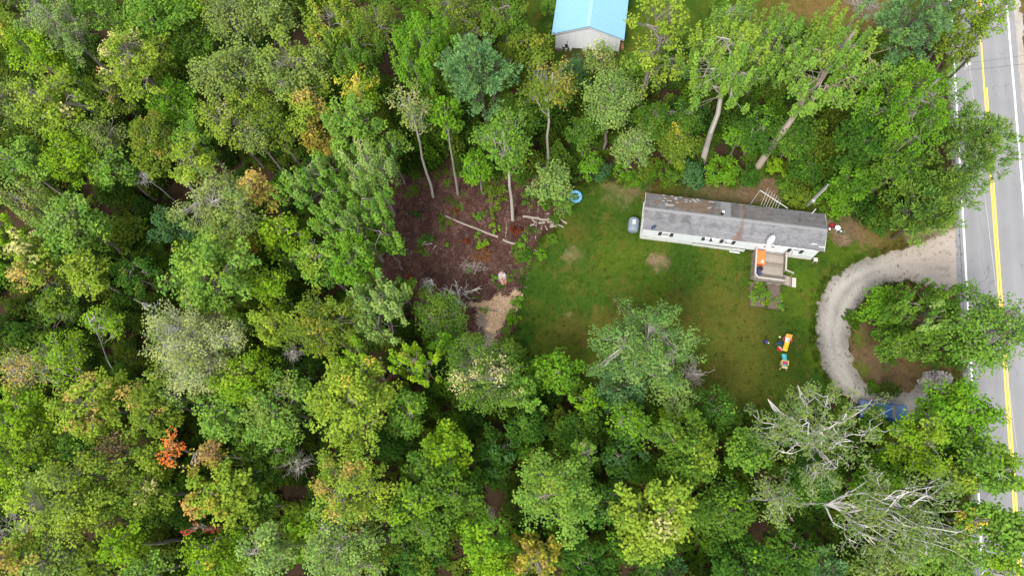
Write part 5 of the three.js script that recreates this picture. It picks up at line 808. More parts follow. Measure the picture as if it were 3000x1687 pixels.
  [1570, 1130, 72, 9, 'round', 'dark', 'dark green low tree between the feathery and the rounded muted tree', { accent: 'blue', af: .4 }],
  [1830, 1282, 76, 13, 'round', 'mid', 'mid-green tree right of the yellow-green spiky maple', { accent: 'lime', af: .2 }],
  [1345, 1412, 74, 15, 'spiky', 'golden', 'tan and peach tree at the bottom edge, centre', { accent: 'peach', af: .4 }],
  [1480, 1415, 70, 9, 'round', 'dark', 'shaded green tree on the bottom edge right of the tan one', { accent: 'vivid', af: .3 }],
  [1880, 1135, 52, 12, 'round', 'green', 'light green tree between the rounded muted tree and the white-limbed poplar', { accent: 'dark', af: .3 }],
  [1695, 1432, 42, 7, 'pine', 'blue', 'small blue-grey young pine on the bottom edge in a dark gap', {}],
  [1860, 1425, 82, 12, 'round', 'dark', 'mid-green tree on the bottom edge, right of the small young pine', { accent: 'lime', af: .25 }],
  [1520, 1260, 60, 8, 'round', 'dark', 'low green tree between the feathery and the spiky tree', {}],
  [1990, 1400, 68, 11, 'round', 'dark', 'mid-green tree below the sweeping white limbs, bottom edge', { accent: 'mid', af: .4 }],
  [1612, 872, 124, 15, 'round', 'lawnp', 'wide silver-green poplar alone on the lawn, rusty leaf tips', { accent: 'silver', af: .3, rv: 4, ex: 1.14, ez: .9, bark: 'pale', tr: .13, lt: .22, twigs: 1, dens: 1.2, cy: 10 }],
  [1560, 972, 84, 9, 'pine', 'pine', 'blue-green low pine under the silver-green poplar on the lawn', {}],
  [1690, 975, 56, 11, 'round', 'silver', 'silvery lower bough of leaves at the right foot of the lawn poplar', { accent: 'yg', af: .25 }],
  [1392, 935, 58, 9, 'round', 'vivid', 'clear green young tree on the lawn edge left of the silver poplar', { accent: 'green', af: .4 }],
  [1480, 1012, 46, 11, 'spiky', 'lime', 'bright green spiky sapling just below the blue-green low pine', { accent: 'vivid', af: .5 }],
  [1580, 1062, 62, 12, 'droop', 'vivid', 'drooping bright green tree below the silver poplar', { accent: 'lime', af: .3 }],
  [1450, 1085, 60, 10, 'round', 'mid', 'green tree at the upper left of the feathery light one', { accent: 'dark', af: .3 }],
  [1805, 1030, 54, 11, 'round', 'dark', 'green tree at the lower edge of the lawn', { accent: 'fresh', af: .3 }],
  [1690, 1042, 36, 8, 'round', 'lime', 'small yellow-green tree under the silver poplar', { accent: 'gold', af: .3 }],
  [1330, 1070, 50, 9, 'round', 'dark', 'dark green tree below the cream-flecked shoots, centre', { accent: 'mid', af: .4 }],
  // lower right corner
  [2062, 1086, 146, 18, 'sparse', 'dusk', 'wide poplar with white limbs and few grey-green leaves below the driveway bend', { bark: 'white', dens: 2.2, b: [2048, 1150], fork: [2050, 1122, 10], tr: .22, tw: .9, shoots: 120, cy: 13.5, accent: 'sage', af: .4, tips: [[1895, 1042, 14], [1932, 1003, 14], [2008, 968, 15], [2085, 992, 16], [2130, 1040, 16], [2195, 1005, 15], [2222, 1062, 15], [2150, 1112, 14], [2105, 1180, 13], [2040, 1205, 12], [1955, 1130, 13], [1915, 1095, 12], [2062, 1066, 17], [2000, 1055, 16]] }],
  [2290, 1295, 140, 18, 'sparse', 'dusk', 'sweeping half-bare tree with long white limbs in the lower right', { bark: 'white', dens: 1.7, b: [1992, 1266], fork: [2085, 1266, 8], tr: .22, tw: .85, shoots: 120, cy: 13, accent: 'sage', af: .3, tips: [[2225, 1188, 13], [2295, 1238, 15], [2395, 1212, 16], [2418, 1285, 16], [2435, 1330, 16], [2400, 1372, 15], [2345, 1402, 14], [2290, 1418, 13], [2362, 1255, 16], [2335, 1325, 15], [2160, 1392, 10], [2255, 1372, 13], [2385, 1345, 15]] }],
  [1950, 1255, 56, 15, 'sparse', 'dusk', 'small grey-green tree with crooked white twigs left of the sweeping half-bare tree', { bark: 'white', dens: 4, tw: .8, shoots: 40, accent: 'sage', af: .5 }],
  [2040, 1198, 66, 11, 'round', 'dark', 'dark green leafy tree under the wide white-limbed poplar', { accent: 'sage', af: .25 }],
  [2402, 1036, 82, 12, 'round', 'vivid', 'vivid green maple between the blue car and the road', { accent: 'lime', af: .25, dens: 1.1 }],
  [2302, 1118, 78, 14, 'round', 'lime', 'yellow-green tree right of the wide white-limbed poplar', { accent: 'yg', af: .4 }],
  [2500, 1180, 76, 15, 'round', 'green', 'green roadside tree with a whitish stem, lower right', { bark: 'white', accent: 'lime', af: .35 }],
  [2415, 1210, 50, 13, 'round', 'yg', 'olive-yellow tree left of the whitish-stemmed roadside tree', {}],
  [2442, 1308, 34, 15, 'airy', 'gold', 'golden-yellow spray among greens at the lower right', { dens: .9, accent: 'lime', af: .4 }],
  [2512, 1335, 80, 15, 'round', 'green', 'fresh green roadside tree near the bottom right corner', { accent: 'fresh', af: .4 }],
  [2402, 1412, 64, 13, 'round', 'fresh', 'light green tree on the bottom edge near the right corner', { accent: 'mid', af: .3 }],
  [2520, 1430, 52, 13, 'round', 'lime', 'yellowish roadside tree in the bottom right corner', {}],
  [2085, 1425, 48, 8, 'pine', 'pine', 'young blue-green pine on the bottom edge below the sweeping limbs', {}],
  [2400, 1120, 52, 9, 'round', 'dark', 'dark green tree behind the vivid maple by the road', { accent: 'vivid', af: .3 }],
  [2200, 1215, 74, 5, 'round', 'vivid', 'low bright green thicket seen through the sweeping white limbs', { accent: 'olive', af: .3 }],
  [2215, 1425, 66, 10, 'airy', 'sage', 'thin grey-green tree on the bottom edge below the sweeping limbs', { twigs: 1, bark: 'pale' }],
  [2310, 1400, 50, 9, 'round', 'fresh', 'fresh green tree on the bottom edge between thin grey-green and light green ones', {}],
  [2200, 1065, 36, 4, 'round', 'mid', 'green bush at the left end of the blue car', {}],
  [2440, 1115, 44, 12, 'round', 'green', 'green tree at the road edge above the whitish-stemmed one', { accent: 'lime', af: .3 }],
  // island and road edge
  [2238, 775, 66, 5, 'round', 'vivid', 'dense dark green bushy tree at the left of the driveway island', { accent: 'bronze', af: .3 }],
  [2335, 800, 92, 11, 'spiky', 'mid', 'silvery-green maple in the middle of the driveway island', { accent: 'silver', af: .35 }],
  [2490, 835, 104, 15, 'airy', 'green', 'green tree overhanging the road from the driveway island', { accent: 'silver', af: .3, dens: 1.35 }],
  [2272, 858, 60, 7, 'round', 'mid', 'lower green boughs at the bottom left of the driveway island', { accent: 'silver', af: .3 }],
  [2385, 875, 66, 8, 'round', 'mid', 'green tree at the bottom right of the driveway island', { accent: 'lime', af: .3 }],
  [2410, 745, 34, 11, 'spiky', 'green', 'slim upright green shoots at the top right of the driveway island', {}],
  [2455, 375, 100, 17, 'pine', 'pineg', 'large yellow-green pine overhanging the road', { accent: 'orange', af: .02, rv: 4.2, b: [2330, 520] }],
  [2400, 470, 66, 13, 'pine', 'pineg', 'lower pine boughs at the road edge below the large overhanging pine', {}],
  [2330, 532, 80, 11, 'pine', 'pineg', 'broad green pine at the corner of the road and the upper driveway mouth', {}],
  [2290, 62, 100, 17, 'pine', 'pine', 'large blue-green pine near the top right corner', { rv: 5 }],
  [2425, 40, 72, 17, 'round', 'olive', 'yellow-olive tree hanging over the road at the top edge', { accent: 'lime', af: .4 }],
  [2500, 40, 42, 16, 'airy', 'lime', 'thin yellow-green boughs reaching across the road at the top edge', { dens: .8 }],
  [2400, 125, 46, 13, 'round', 'olive', 'olive tree between the top right pine and the road', {}],
  // row behind the mobile home
  [1840, 155, 116, 20, 'spiky', 'fresh', 'tall light green maple with pale leaning trunk, left of the pair behind the mobile home', { b: [1768, 408], bark: 'pale', tr: .36, lt: .26, dens: 1.6, accent: 'yg', af: .4, rv: 6 }],
  [2085, 165, 130, 21, 'spiky', 'fresh', 'tall light green maple with thick brown trunk, right of the pair behind the mobile home', { b: [1902, 428], bark: 'tan', tr: .42, lt: .26, dens: 1.6, accent: 'yg', af: .4, rv: 6.5 }],
  [2300, 262, 122, 18, 'spiky', 'vivid', 'dark green spiky maple between the tall pair and the road', { b: [2120, 420], bark: 'grey', tr: .34, dens: 1.15, accent: 'yg', af: .3, rv: 5.5 }],
  [1945, 105, 90, 18, 'spiky', 'fresh', 'light green spiky top between the two tall maples', { accent: 'green', af: .3 }],
  [2180, 330, 80, 12, 'round', 'dark', 'dark green lower crown below the dark spiky maple', { accent: 'vivid', af: .4 }],
  [2260, 420, 74, 11, 'round', 'mid', 'green tree at the foot of the overhanging pine', { accent: 'dark', af: .3 }],
  [1662, 112, 78, 21, 'airy', 'yg', 'tall thin pale yellow-green poplar with a bare grey trunk right of the shed', { b: [1596, 292], bark: 'grey', tr: .26, dens: .9, rv: 7, twigs: 1 }],
  [1535, 258, 76, 15, 'airy', 'silver', 'light silver-green tree below the shed', { accent: 'fresh', af: .4, dens: 1.3 }],
  [1592, 362, 58, 10, 'airy', 'silver', 'silvery low tree left of the yellow-olive bushes', { accent: 'pale', af: .3, dens: 1.2 }],
  [1388, 228, 70, 17, 'airy', 'olive', 'golden-bronze tree with fan-shaped grey limbs below the shed', { b: [1374, 440], bark: 'pale', tr: .18, accent: 'bronze', af: .45, dens: 1.1, twigs: 1 }],
  [1512, 150, 44, 9, 'airy', 'sage', 'small tree with cream tips in front of the shed wall', { accent: 'cream', af: .3, dens: 1.3 }],
  [1452, 190, 42, 6, 'round', 'blue', 'small dark blue-green tree left of the silver-green one below the shed', {}],
  [1272, 362, 76, 15, 'airy', 'green', 'green tree with a straight pale trunk standing in the clearing', { b: [1290, 555], bark: 'pale', tr: .2, dens: 1.1, accent: 'sage', af: .3 }],
  [1396, 468, 56, 8, 'airy', 'silver', 'silvery young tree over the cut log pile', { dens: 1.2 }],
  [1488, 415, 34, 5, 'round', 'vivid', 'vivid green bush above the blue pool ring', { accent: 'gold', af: .1 }],
  [1700, 360, 60, 7, 'round', 'olive', 'yellow-olive bushy tree in front of the row behind the mobile home', { accent: 'golden', af: .3 }],
  [1722, 300, 60, 9, 'round', 'dark', 'dark green tree behind the pale leaning trunk', { accent: 'mid', af: .4 }],
  [1640, 300, 52, 9, 'round', 'mid', 'mid-green low tree right of the silver-green one', { accent: 'dark', af: .4 }],
  [1905, 330, 56, 8, 'round', 'dark', 'dark shaded tree between the two tall trunks', { accent: 'vivid', af: .3 }],
  [1860, 345, 36, 7, 'round', 'vivid', 'vivid green sapling between the two tall trunks', {}],
  [2000, 340, 62, 8, 'round', 'mid', 'green lower tree right of the thick brown trunk', { accent: 'dark', af: .5 }],
  [2030, 420, 50, 5, 'round', 'dark', 'dark green bush right of the foot of the thick brown trunk', { accent: 'vivid', af: .25 }],
  [2150, 455, 52, 7, 'round', 'vivid', 'green tree behind the grey service pole', { accent: 'dark', af: .4 }],
  [1470, 330, 46, 9, 'round', 'mid', 'shaded green tree left of the silvery low tree', { accent: 'dark', af: .4 }],
  [1200, 420, 46, 10, 'round', 'vivid', 'bright green tree hanging over the top of the clearing', { dens: 1.1 }],
  [1310, 300, 44, 10, 'round', 'mid', 'mid-green tree between the straight pale trunk and the bronze tree', {}],
  [980, 380, 52, 12, 'round', 'mid', 'shaded green tree at the top left of the clearing', { accent: 'silver', af: .3 }],
  [1640, 1405, 60, 8, 'round', 'dark', 'dark green tree below the yellow-green spiky maple at the bottom edge', { accent: 'mid', af: .4 }],
  [1575, 1375, 46, 8, 'round', 'dark', 'dark low tree between the feathery tree and the yellow-green spiky maple', { accent: 'vivid', af: .3 }],
  [1078, 772, 46, 7, 'airy', 'olive', 'low olive tree closing in on the bottom of the clearing, below the dead saplings', { accent: 'mid', af: .4 }],
  [1012, 735, 36, 8, 'round', 'mid', 'mid-green tree at the lower left corner of the clearing', { accent: 'silver', af: .2 }],
  [1420, 520, 26, 3.6, 'airy', 'green', 'bushy green shrub between the cut log pile and the blue pool ring', { accent: 'silver', af: .3 }],
  [1600, 170, 46, 8, 'round', 'mid', 'green tree at the left foot of the tall thin poplar', { accent: 'yg', af: .3 }],
];
for (const [x, y, r, h, type, col, label, o] of TREES) tree(x, y, r, h, type, C[col], label, o);
// dead trees
const DEAD = [
  [150, 768, 64, 8, 'fallen bare grey tree with bristling twigs in the left of the wood', { b: [212, 800], cy: 3.2, rv: 1.2, bark: 'pale', tr: .12, tw: .9 }],
  [376, 770, 24, 15, 'single bare white snag left of the pale poplar', { bark: 'white', tr: .1, limbs: 3, shoots: 5, rv: 3.4 }],
  [745, 1160, 46, 8, 'grey leafless tree above the brown gap in the lower left', { bark: 'pale', tr: .08, shoots: 60 }],
  [1002, 1345, 42, 7, 'bare drooping twigs over a black gap at the bottom, lower middle', { bark: 'pale', tr: .06, shoots: 60 }],
  [2170, 14, 50, 8, 'bare grey tree at the top edge left of the top right pine', { bark: 'pale', tr: .1, shoots: 80 }],
  [1742, 942, 42, 7, 'bare grey tree leaning right of the lawn poplar', { b: [1700, 985], bark: 'pale', tr: .09, shoots: 55 }],
  [70, 20, 46, 11, 'dead grey twiggy tree in the top left corner', { bark: 'pale', tr: .08, shoots: 60 }],
  [365, 445, 44, 9, 'white dead limbs reaching over the shaded gap in the wood', { bark: 'white', tr: .09, shoots: 34, rv: 1.2, tw: 1.2 }],
  [1150, 742, 46, 6, 'white dead branching sapling on the clearing edge left of the wood chips', { bark: 'white', tr: .06, shoots: 30, tw: 1.1, limbs: 7 }],
  [1080, 715, 30, 5, 'second white dead sapling, left of the larger one at the clearing edge', { bark: 'white', tr: .05, shoots: 18, tw: 1.1, limbs: 5 }],
  [740, 890, 30, 12, 'grey dead twigs left of the dense olive round tree', { bark: 'pale', tr: .06, shoots: 36 }],
  [1230, 1300, 34, 9, 'bare pale branches above the vivid lime-green tree at the bottom', { bark: 'pale', tr: .06, shoots: 26 }],
  [20, 1330, 46, 12, 'grey dead twigs at the left edge below the big pale yellow-green tree', { bark: 'pale', tr: .08, shoots: 60 }],
  [790, 640, 30, 12, 'small bare grey twigs inside the big green cluster', { bark: 'pale', tr: .05, shoots: 30 }],
  [1846, 322, 10, 5, 'broken pale snag between the two tall trunks behind the mobile home', { bark: 'pale', tr: .16, limbs: 1, shoots: 1 }],
];
for (const [x, y, r, h, label, o] of DEAD) tree(x, y, r, h, 'dead', C.grey, label, o);
// bushes and saplings
const cl = (x, y) => [x * 0.237 + 944.6, y * 0.237 + 429.4];
const BUSH = [
  [...cl(415, 450), 13, .8, 'dark', 'small dark green bush in the upper left of the clearing'], [...cl(690, 520), 10, .6, 'mid', 'small green bush above the longest fallen trunk'], [...cl(1090, 480), 13, 1.6, 'vivid', 'bright green sapling left in the group above the longest fallen trunk'], [...cl(1220, 470), 15, 1.8, 'olive', 'olive sapling in the middle of the group above the longest fallen trunk'], [...cl(1262, 600), 13, 1.3, 'lime', 'lime-green sapling nearest the longest fallen trunk'],
  [...cl(1085, 680), 9, .6, 'vivid', 'small bright green bush just below the longest fallen trunk'], [...cl(1140, 775), 15, .9, 'lime', 'bright yellow-green bush below the longest fallen trunk'], [...cl(565, 725), 14, 1.1, 'dark', 'dark green sapling beside two short thick logs'], [...cl(755, 790), 8, .5, 'vivid', 'tiny bright bush in the middle of the clearing'], [...cl(450, 860), 7, .5, 'vivid', 'tiny green bush in the lower left of the clearing'],
  [...cl(1560, 765), 18, 1.0, 'vivid', 'green bush at the right end of the longest fallen trunk'], [...cl(1540, 865), 20, 1.0, 'mid', 'wide dark green bush on the lawn edge right of the clearing'], [...cl(1620, 935), 11, .7, 'vivid', 'small green bush just below the wide dark one at the lawn edge'], [...cl(1590, 655), 7, .7, 'lime', 'small yellow-green bush right of the dark red dead bush'], [...cl(1265, 1145), 11, .8, 'vivid', 'green bush left of the pale boulder'],
  [...cl(985, 1075), 8, .5, 'vivid', 'tiny green bush among the grey branches at the bottom of the clearing'], [...cl(1075, 1340), 9, .5, 'mid', 'small dark bush at the top of the wood chips'], [1217, 777, 12, .7, 'vivid', 'round bright green bush standing in the wood chips'], [...cl(1420, 1130), 14, .7, 'mid', 'green low bush right of the pale boulder'], [...cl(1310, 1215), 12, .6, 'dark', 'dark low bush below the pale boulder'],
  [...cl(1490, 625), 19, 1.0, 'rust', 'dark red dead bush in the right of the clearing'], [...cl(950, 740), 12, .8, 'rust', 'small dark red dead bush in the middle of the clearing'], [...cl(1130, 890), 24, .7, 'brown', 'brown withered brush in the middle of the clearing'], [...cl(320, 1190), 24, .8, 'rust', 'dark red withered brush at the bottom left of the clearing'], [...cl(850, 430), 12, .6, 'rust', 'reddish withered bush at the top of the clearing'],
  [1815, 432, 42, 3.2, 'vivid', 'vivid green bush close behind the roof left of the aerial'], [1742, 440, 34, 2.6, 'blue', 'dark blue-green bush left of the vivid one behind the roof'], [1885, 445, 30, 2.4, 'dark', 'dark green bush right of the vivid one behind the roof'], [1948, 418, 28, 2.4, 'lime', 'yellow-green bush beside the thick brown trunk'], [1512, 425, 30, 2.2, 'blue', 'dark bush between the pool ring and the silvery low tree'],
  [2098, 490, 44, 2.8, 'vivid', 'leafy bright green bush right of the grey service pole'], [2012, 495, 34, 1.6, 'olive', 'yellowish bush left of the grey service pole'], [2225, 553, 34, 2.0, 'dark', 'dark green glossy bush off the right end of the mobile home'], [2200, 535, 22, 1.5, 'mid', 'green bush just left of the dark glossy one'], [1620, 440, 20, 1.0, 'olive', 'low olive bush at the lawn edge behind the left end of the roof'],
  [1672, 462, 9, .7, 'vivid', 'tiny green bush on the bare strip behind the left end of the roof'], [2238, 912, 20, 1.8, 'mid', 'lone dark green bush on the brown part of the driveway island'], [1720, 425, 22, 1.2, 'lime', 'low yellow-green bush above the bare strip behind the roof'], [1565, 430, 26, 1.8, 'vivid', 'green bush at the lawn edge under the silvery low tree'], [1455, 440, 22, 2.2, 'mid', 'green bush behind the blue pool ring'],
  [1902, 720, 15, 1.0, 'lime', 'pale leafy plant at the top left of the planted garden bed'], [1912, 728, 23, 1.2, 'mid', 'large dark leafy plant in the planted garden bed'], [1904, 748, 19, .9, 'fresh', 'yellowish leafy plant low in the planted garden bed'], [1933, 745, 15, .9, 'green', 'leafy plant at the left side of the bare garden bed'], [1930, 762, 11, .6, 'lime', 'small bright plant at the lower left of the bare garden bed'], [1963, 750, 10, .9, 'fresh', 'slim plant at the right side of the bare garden bed'], [1967, 770, 12, .7, 'fresh', 'pale plant at the lower right corner of the bare garden bed'],
  [2062, 548, 18, 1.2, 'vivid', 'low green bush at the foot of the grey service pole'], [2135, 522, 26, 2.0, 'green', 'green bush between the service pole and the dark glossy bush'], [1985, 462, 28, 2.0, 'mid', 'green bush on the soil patch behind the aerial'], [1690, 440, 26, 1.8, 'mid', 'mid-green bush left of the dark blue-green bush behind the roof'],
  [1372, 505, 20, 1.5, 'mid', 'green bush just above the middle of the cut log pile'], [1322, 640, 20, .8, 'dark', 'dark green low bush on the lawn edge opposite the longest fallen trunk'],
  [1338, 492, 22, 1.6, 'mid', 'green bush above the cut log pile'], [1245, 490, 30, 1.6, 'olive', 'olive undergrowth bush at the top of the clearing'], [1385, 20, 24, 2.6, 'green', 'green bush at the left side of the shed'], [1382, 70, 16, 1.6, 'mid', 'lower green bush at the left side of the shed'], [1815, 10, 28, 2.4, 'mid', 'green bush on the far lawn beside the root mass'], [1392, 600, 18, .7, 'mid', 'low green weeds at the lawn edge below the cut log pile'], [1365, 640, 16, .6, 'vivid', 'low weeds at the lawn edge right of the clearing'], [1290, 800, 22, .8, 'vivid', 'low green growth right of the wood chips'], [1300, 760, 16, .6, 'vivid', 'small low green growth at the lawn edge above the wood chips'],
];
for (const [x, y, r, h, col, label, o] of BUSH) bushAt(x, y, r, h, col, label, o);
// ---------------------------------------------------------------- cover that nobody could count
const openGround = (x, z, m) => sdf(LAWN, x, z) < m && sdf(BACK, x, z) < m && sdf(CLEAR, x, z) < m && sdf(DRIVE, x, z) < m && sdf(ISLAND, x, z) < m && (across(x, z) < -5.5 - m) && sdf(CHIPS, x, z) < m;
function clump(n, rad, hgt, size, seed, needle) {             // leaves spread through a low mound
  const r = rng(seed), P = [], K = [];
  for (let k = 0; k < n; k++) {
    const a = r() * 6.283, y = r(), q = Math.sqrt(1 - y * y * 0.85) * (0.55 + 0.45 * r()) * (0.8 + 0.3 * Math.sin(a * 3 + seed)), p = V(Math.cos(a) * q * rad, 0.08 + y * hgt * (0.75 + 0.35 * r()), Math.sin(a) * q * rad), nrm = V(gauss(r) * .5, 1, gauss(r) * .5).normalize(), ax = V(gauss(r), gauss(r) * .3, gauss(r)); ax.addScaledVector(nrm, -ax.dot(nrm)).normalize(); const nx = V().crossVectors(nrm, ax), s = size * (0.7 + 0.6 * r()), e = p.clone().addScaledVector(ax, s), m1 = p.clone().addScaledVector(ax, s * .45).addScaledVector(nx, s * .4), m2 = p.clone().addScaledVector(ax, s * .45).addScaledVector(nx, -s * .4), f = 0.7 + 0.6 * r();
    for (const v of [p, m1, e, p, e, m2]) { P.push(v.x, v.y, v.z); K.push(f, f, f); }
  }
  return geom(P, K);
}
const copies = (name, geo, mat, list, label, category) => {   // list: {x, y, z, ry, s, sy, c}
  const m = new THREE.InstancedMesh(geo, mat, list.length), q = new THREE.Quaternion(), M4 = new THREE.Matrix4(), col = new THREE.Color();
  list.forEach((p, i) => { m.setMatrixAt(i, M4.compose(V(p.x, p.y ?? 0, p.z), q.setFromEuler(new THREE.Euler(p.rx ?? 0, p.ry, p.rz ?? 0)), V(p.s, p.sy ?? p.s, p.s))); m.setColorAt(i, col.setRGB(...p.c)); });
  m.name = numbered(name); m.castShadow = m.receiveShadow = true; scene.add(m); return tag(m, label, category, null, 'stuff');
};
{
  const r = rng(500), list = [], tall = [], shades = [C.mid, C.dark, C.olive, C.vivid, C.green, C.olive, C.mid];
  for (let k = 0; k < 12000; k++) {
    const x = -85 + r() * 145, z = -82 + r() * 102; if (!openGround(x, z, 0.2)) continue;
    const n = fbm(x * 0.13 + 5, z * 0.13, 3), c = shades[Math.floor(r() * shades.length)], gap = vn(x * 0.16 + 90, z * 0.16);
    if (gap < 0.2 && x < 5) continue;
    const f = 0.4 + 0.4 * r(); if (sdf(PAD, x, z) > -0.6) continue;
    if (n > 0.5 && r() < 0.42) tall.push({ x, z, y: 0.2, ry: r() * 6.3, s: 0.9 + r() * 0.9, sy: 1.2 + r() * 2.2, c: c.map((q) => q * f) }); else list.push({ x, z, ry: r() * 6.3, s: 0.5 + r() * 0.8, sy: 0.4 + r() * 0.8, c: c.map((q) => q * f) });
  }
  copies('undergrowth', clump(220, 1, 1, 0.2, 7), leafMat, list, 'low mixed green undergrowth covering the floor of the wood', 'undergrowth');
  copies('sapling_thicket', clump(420, 1, 1.6, 0.17, 8), leafMat, tall, 'thicket of young green saplings growing between the trunks of the wood', 'thicket');
}
const bladeMat = new THREE.MeshPhysicalMaterial({ specularIntensity: 0.08, vertexColors: true, roughness: 1, side: THREE.DoubleSide });
function tuft(n, h, spread, seed) { const r = rng(seed), P = [], K = []; for (let k = 0; k < n; k++) { const a = r() * 6.283, b = r() * 6.283, q = r() * spread, x = Math.cos(a) * q, z = Math.sin(a) * q, L = h * (0.6 + 0.8 * r()), w = 0.012, dx = Math.cos(b) * L * 0.5, dz = Math.sin(b) * L * 0.5, f = 0.75 + 0.5 * r(); P.push(x - Math.sin(b) * w, 0, z + Math.cos(b) * w, x + Math.sin(b) * w, 0, z - Math.cos(b) * w, x + dx, L, z + dz); for (let i = 0; i < 3; i++) K.push(f, f, f); } return geom(P, K); }
{
  // mown lawn texture and the rough grass along its edges
  const r = rng(600), low = [], rough = [];
  const shade = (x, z, list) => { let c = mix3(GREENS[0], GREENS[1], fbm(x * 0.33 + 3, z * 0.33, 4)); for (const s of list) { const d = Math.hypot(x - s.x, z - s.z) / s.r; if (d < 1.1) c = mix3(c, s.c, s.k * smooth(1.1, 0.4, d)); } const f = 0.8 + 0.6 * r(); return [c[0] * f, c[1] * f, c[2] * f]; };
  const bare = (x, z, list) => list.some((s) => (s.c === TAN || s.c === DIRT) && Math.hypot(x - s.x, z - s.z) < s.r * 0.75);
  for (const [F, b, list, n] of [[lawnF, lawnB, lawnSpots, 46000], [backF, backB, backSpots, 16000], [islF, islB, islandSpots, 5000]]) for (let k = 0; k < n; k++) {
    const x = mix(b[0], b[2], r()), z = mix(b[1], b[3], r()), f = F(x, z); if (f < -0.15 || driveF(x, z) > 0.1 || across(x, z) > -4.1 && across(x, z) < 4 || chipF(x, z) > 0.2) continue;
    const p = V(x - HX, 0, z - HZ).applyAxisAngle(V(0, 1, 0), -HRY); if (p.x > -0.1 && p.x < HL + 0.1 && p.z < 0.05 && p.z > -HW - 0.1) continue; if (p.x > 12.3 && p.x < 17.2 && p.z > 0 && p.z < 3.7) continue;
    if (bare(x, z, list) && r() < 0.8) continue;
    const edge = Math.min(f, -driveF(x, z));
    const c = F === islF ? mix3([0.12, 0.10, 0.03], [0.20, 0.15, 0.06], r()) : shade(x, z, list);
    if ((edge < 0.7 && r() < 0.6) || r() < 0.03) rough.push({ x, z, ry: r() * 6.3, s: 0.8 + r() * 0.8, sy: 0.5 + r() * 1.1, c }); else low.push({ x, z, ry: r() * 6.3, s: 0.8 + r() * 0.6, sy: 0.6 + r() * 0.6, c });
  }
  // weeds in the gravel and along the road
  for (let k = 0; k < 5200; k++) { const x = mix(driveB[0], driveB[2], r()), z = mix(driveB[1], driveB[3], r()), f = driveF(x, z); if (f < 0 || r() > Math.exp(-f * 1.5) * 0.55 + 0.012) continue; rough.push({ x, z, ry: r() * 6.3, s: 0.5 + r() * 0.5, sy: 0.25 + r() * 0.5, c: mix3([0.06, 0.075, 0.015], [0.14, 0.12, 0.045], r()) }); }
  for (let k = 0; k < 2600; k++) { const z = -70 + r() * 85, a = -5.2 + r() * 1.2, x = roadX(z) + a * RA; if (driveF(x, z) > -0.3 || (z < -20 && z > -30 && r() < 0.7)) continue; rough.push({ x, z, ry: r() * 6.3, s: 0.8 + r() * 0.6, sy: 0.5 + r(), c: mix3([0.09, 0.11, 0.02], [0.24, 0.19, 0.08], r()) }); }
  copies('grass', tuft(9, 0.07, 0.16, 3), bladeMat, low, 'short mown grass of the lawns', 'grass');
  copies('rough_grass', tuft(16, 0.24, 0.2, 4), bladeMat, rough, 'longer rough grass and weeds along the edges of lawn, gravel and road', 'grass');
}
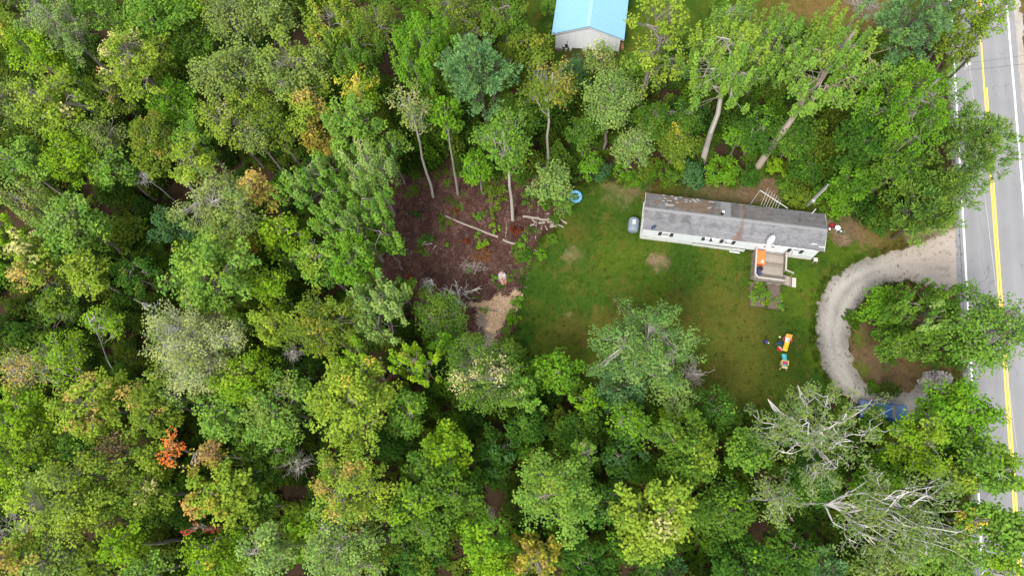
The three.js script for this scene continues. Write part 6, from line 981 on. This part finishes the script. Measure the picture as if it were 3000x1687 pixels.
{
  // twigs, bark slivers and dead leaves of the clearing; chips
  const r = rng(700), tw = [], lf = [], ch = [], stickG = new THREE.CylinderGeometry(0.012, 0.018, 1, 4).rotateZ(Math.PI / 2), chip = box(0.11, 0.012, 0.05);
  const white = (g) => { const n = g.attributes.position.count; g.setAttribute('color', new THREE.BufferAttribute(new Float32Array(n * 3).fill(1), 3)); return g; };
  for (let k = 0; k < 16000; k++) { const x = mix(clearB[0], clearB[2], r()), z = mix(clearB[1], clearB[3], r()); if (clearF(x, z) < 0 || chipF(x, z) > 0) continue; const t = r(); if (t < 0.3) tw.push({ x, z, y: 0.03 + r() * 0.05, ry: r() * 6.3, rz: (r() - 0.5) * 0.2, s: 0.4 + r() * r() * 1.8, sy: 1.5, c: mix3([0.11, 0.075, 0.06], [0.42, 0.345, 0.29], r()) }); else lf.push({ x, z, y: 0.01, ry: r() * 6.3, s: 0.6 + r() * 1.1, sy: 0.4 + r() * 0.6, c: mix3([0.060, 0.029, 0.024], [0.185, 0.112, 0.088], r() * r()) }); if (t > 0.955) ch.push({ x, z, y: 0.03, ry: r() * 6.3, rz: r() * 0.5, s: 1 + r() * 2, c: mix3([0.36, 0.25, 0.17], [0.6, 0.46, 0.35], r()) }); }
  for (let k = 0; k < 4200; k++) { const x = mix(chipB[0], chipB[2], r()), z = mix(chipB[1], chipB[3], r()); if (chipF(x, z) < -0.3) continue; ch.push({ x, z, y: 0.02 + r() * 0.05, ry: r() * 6.3, rz: (r() - 0.5) * 0.9, rx: (r() - 0.5) * 0.9, s: 0.7 + r() * 1.1, c: mix3([0.34, 0.22, 0.13], [0.66, 0.49, 0.33], r()) }); }
  for (const s of lawnSpots.filter((q) => q.c === TAN || q.c === DIRT)) for (let k = 0; k < 120 * s.k; k++) { const a = r() * 6.3, q = Math.sqrt(r()) * s.r * 0.9; const x = s.x + Math.cos(a) * q, z = s.z + Math.sin(a) * q; if (lawnF(x, z) > 0) tw.push({ x, z, y: 0.02, ry: r() * 6.3, s: 0.15 + r() * 0.4, sy: 0.8, c: mix3([0.2, 0.13, 0.08], [0.46, 0.36, 0.25], r()) }); }
  for (let k = 0; k < 90; k++) { const x = mix(clearB[0], clearB[2], r()), z = mix(clearB[1], clearB[3], r()); if (clearF(x, z) > 0.5) tw.push({ x, z, y: 0.08, ry: r() * 6.3, rz: (r() - 0.5) * 0.05, s: 1.6 + r() * 2.6, sy: 1.6, c: mix3([0.12, 0.09, 0.075], [0.40, 0.33, 0.28], r()) }); }
  const gc = []; for (let k = 0; k < 900; k++) { const x = mix(clearB[0], clearB[2], r()), z = mix(clearB[1], clearB[3], r()), f = clearF(x, z); if (f < 0 || chipF(x, z) > -0.3) continue; const up = smooth(-33, -38, z) * 0.7 + smooth(2.2, 0, f) * 0.45; if (fbm(x * 0.5 + 8, z * 0.5, 3) + up * 0.5 < 0.72) continue; gc.push({ x, z, ry: r() * 6.3, s: 0.3 + r() * 0.4, sy: 0.25 + r() * 0.35, c: [C.mid, C.olive, C.vivid, C.dark][Math.floor(r() * 4)].map((q) => q * (0.6 + 0.4 * r())) }); }
  copies('ground_cover', clump(120, 1, 1, 0.2, 12), leafMat, gc, 'low weeds and seedlings creeping into the edges of the brown clearing', 'ground cover');
  copies('twig_litter', white(stickG), bladeMat, tw, 'twigs and thin sticks strewn over the brown clearing', 'twigs'); copies('leaf_litter', clump(26, 0.4, 0.16, 0.12, 9), bladeMat, lf, 'dead brown leaves and bark scraps covering the clearing', 'leaf litter'); copies('wood_chip', white(chip), bladeMat, ch, 'pale wood chips scattered by the stump and over the clearing', 'wood chips');
}
console.log('tree triangles', Math.round(treeTriangles));
renderer.render(scene, camera);
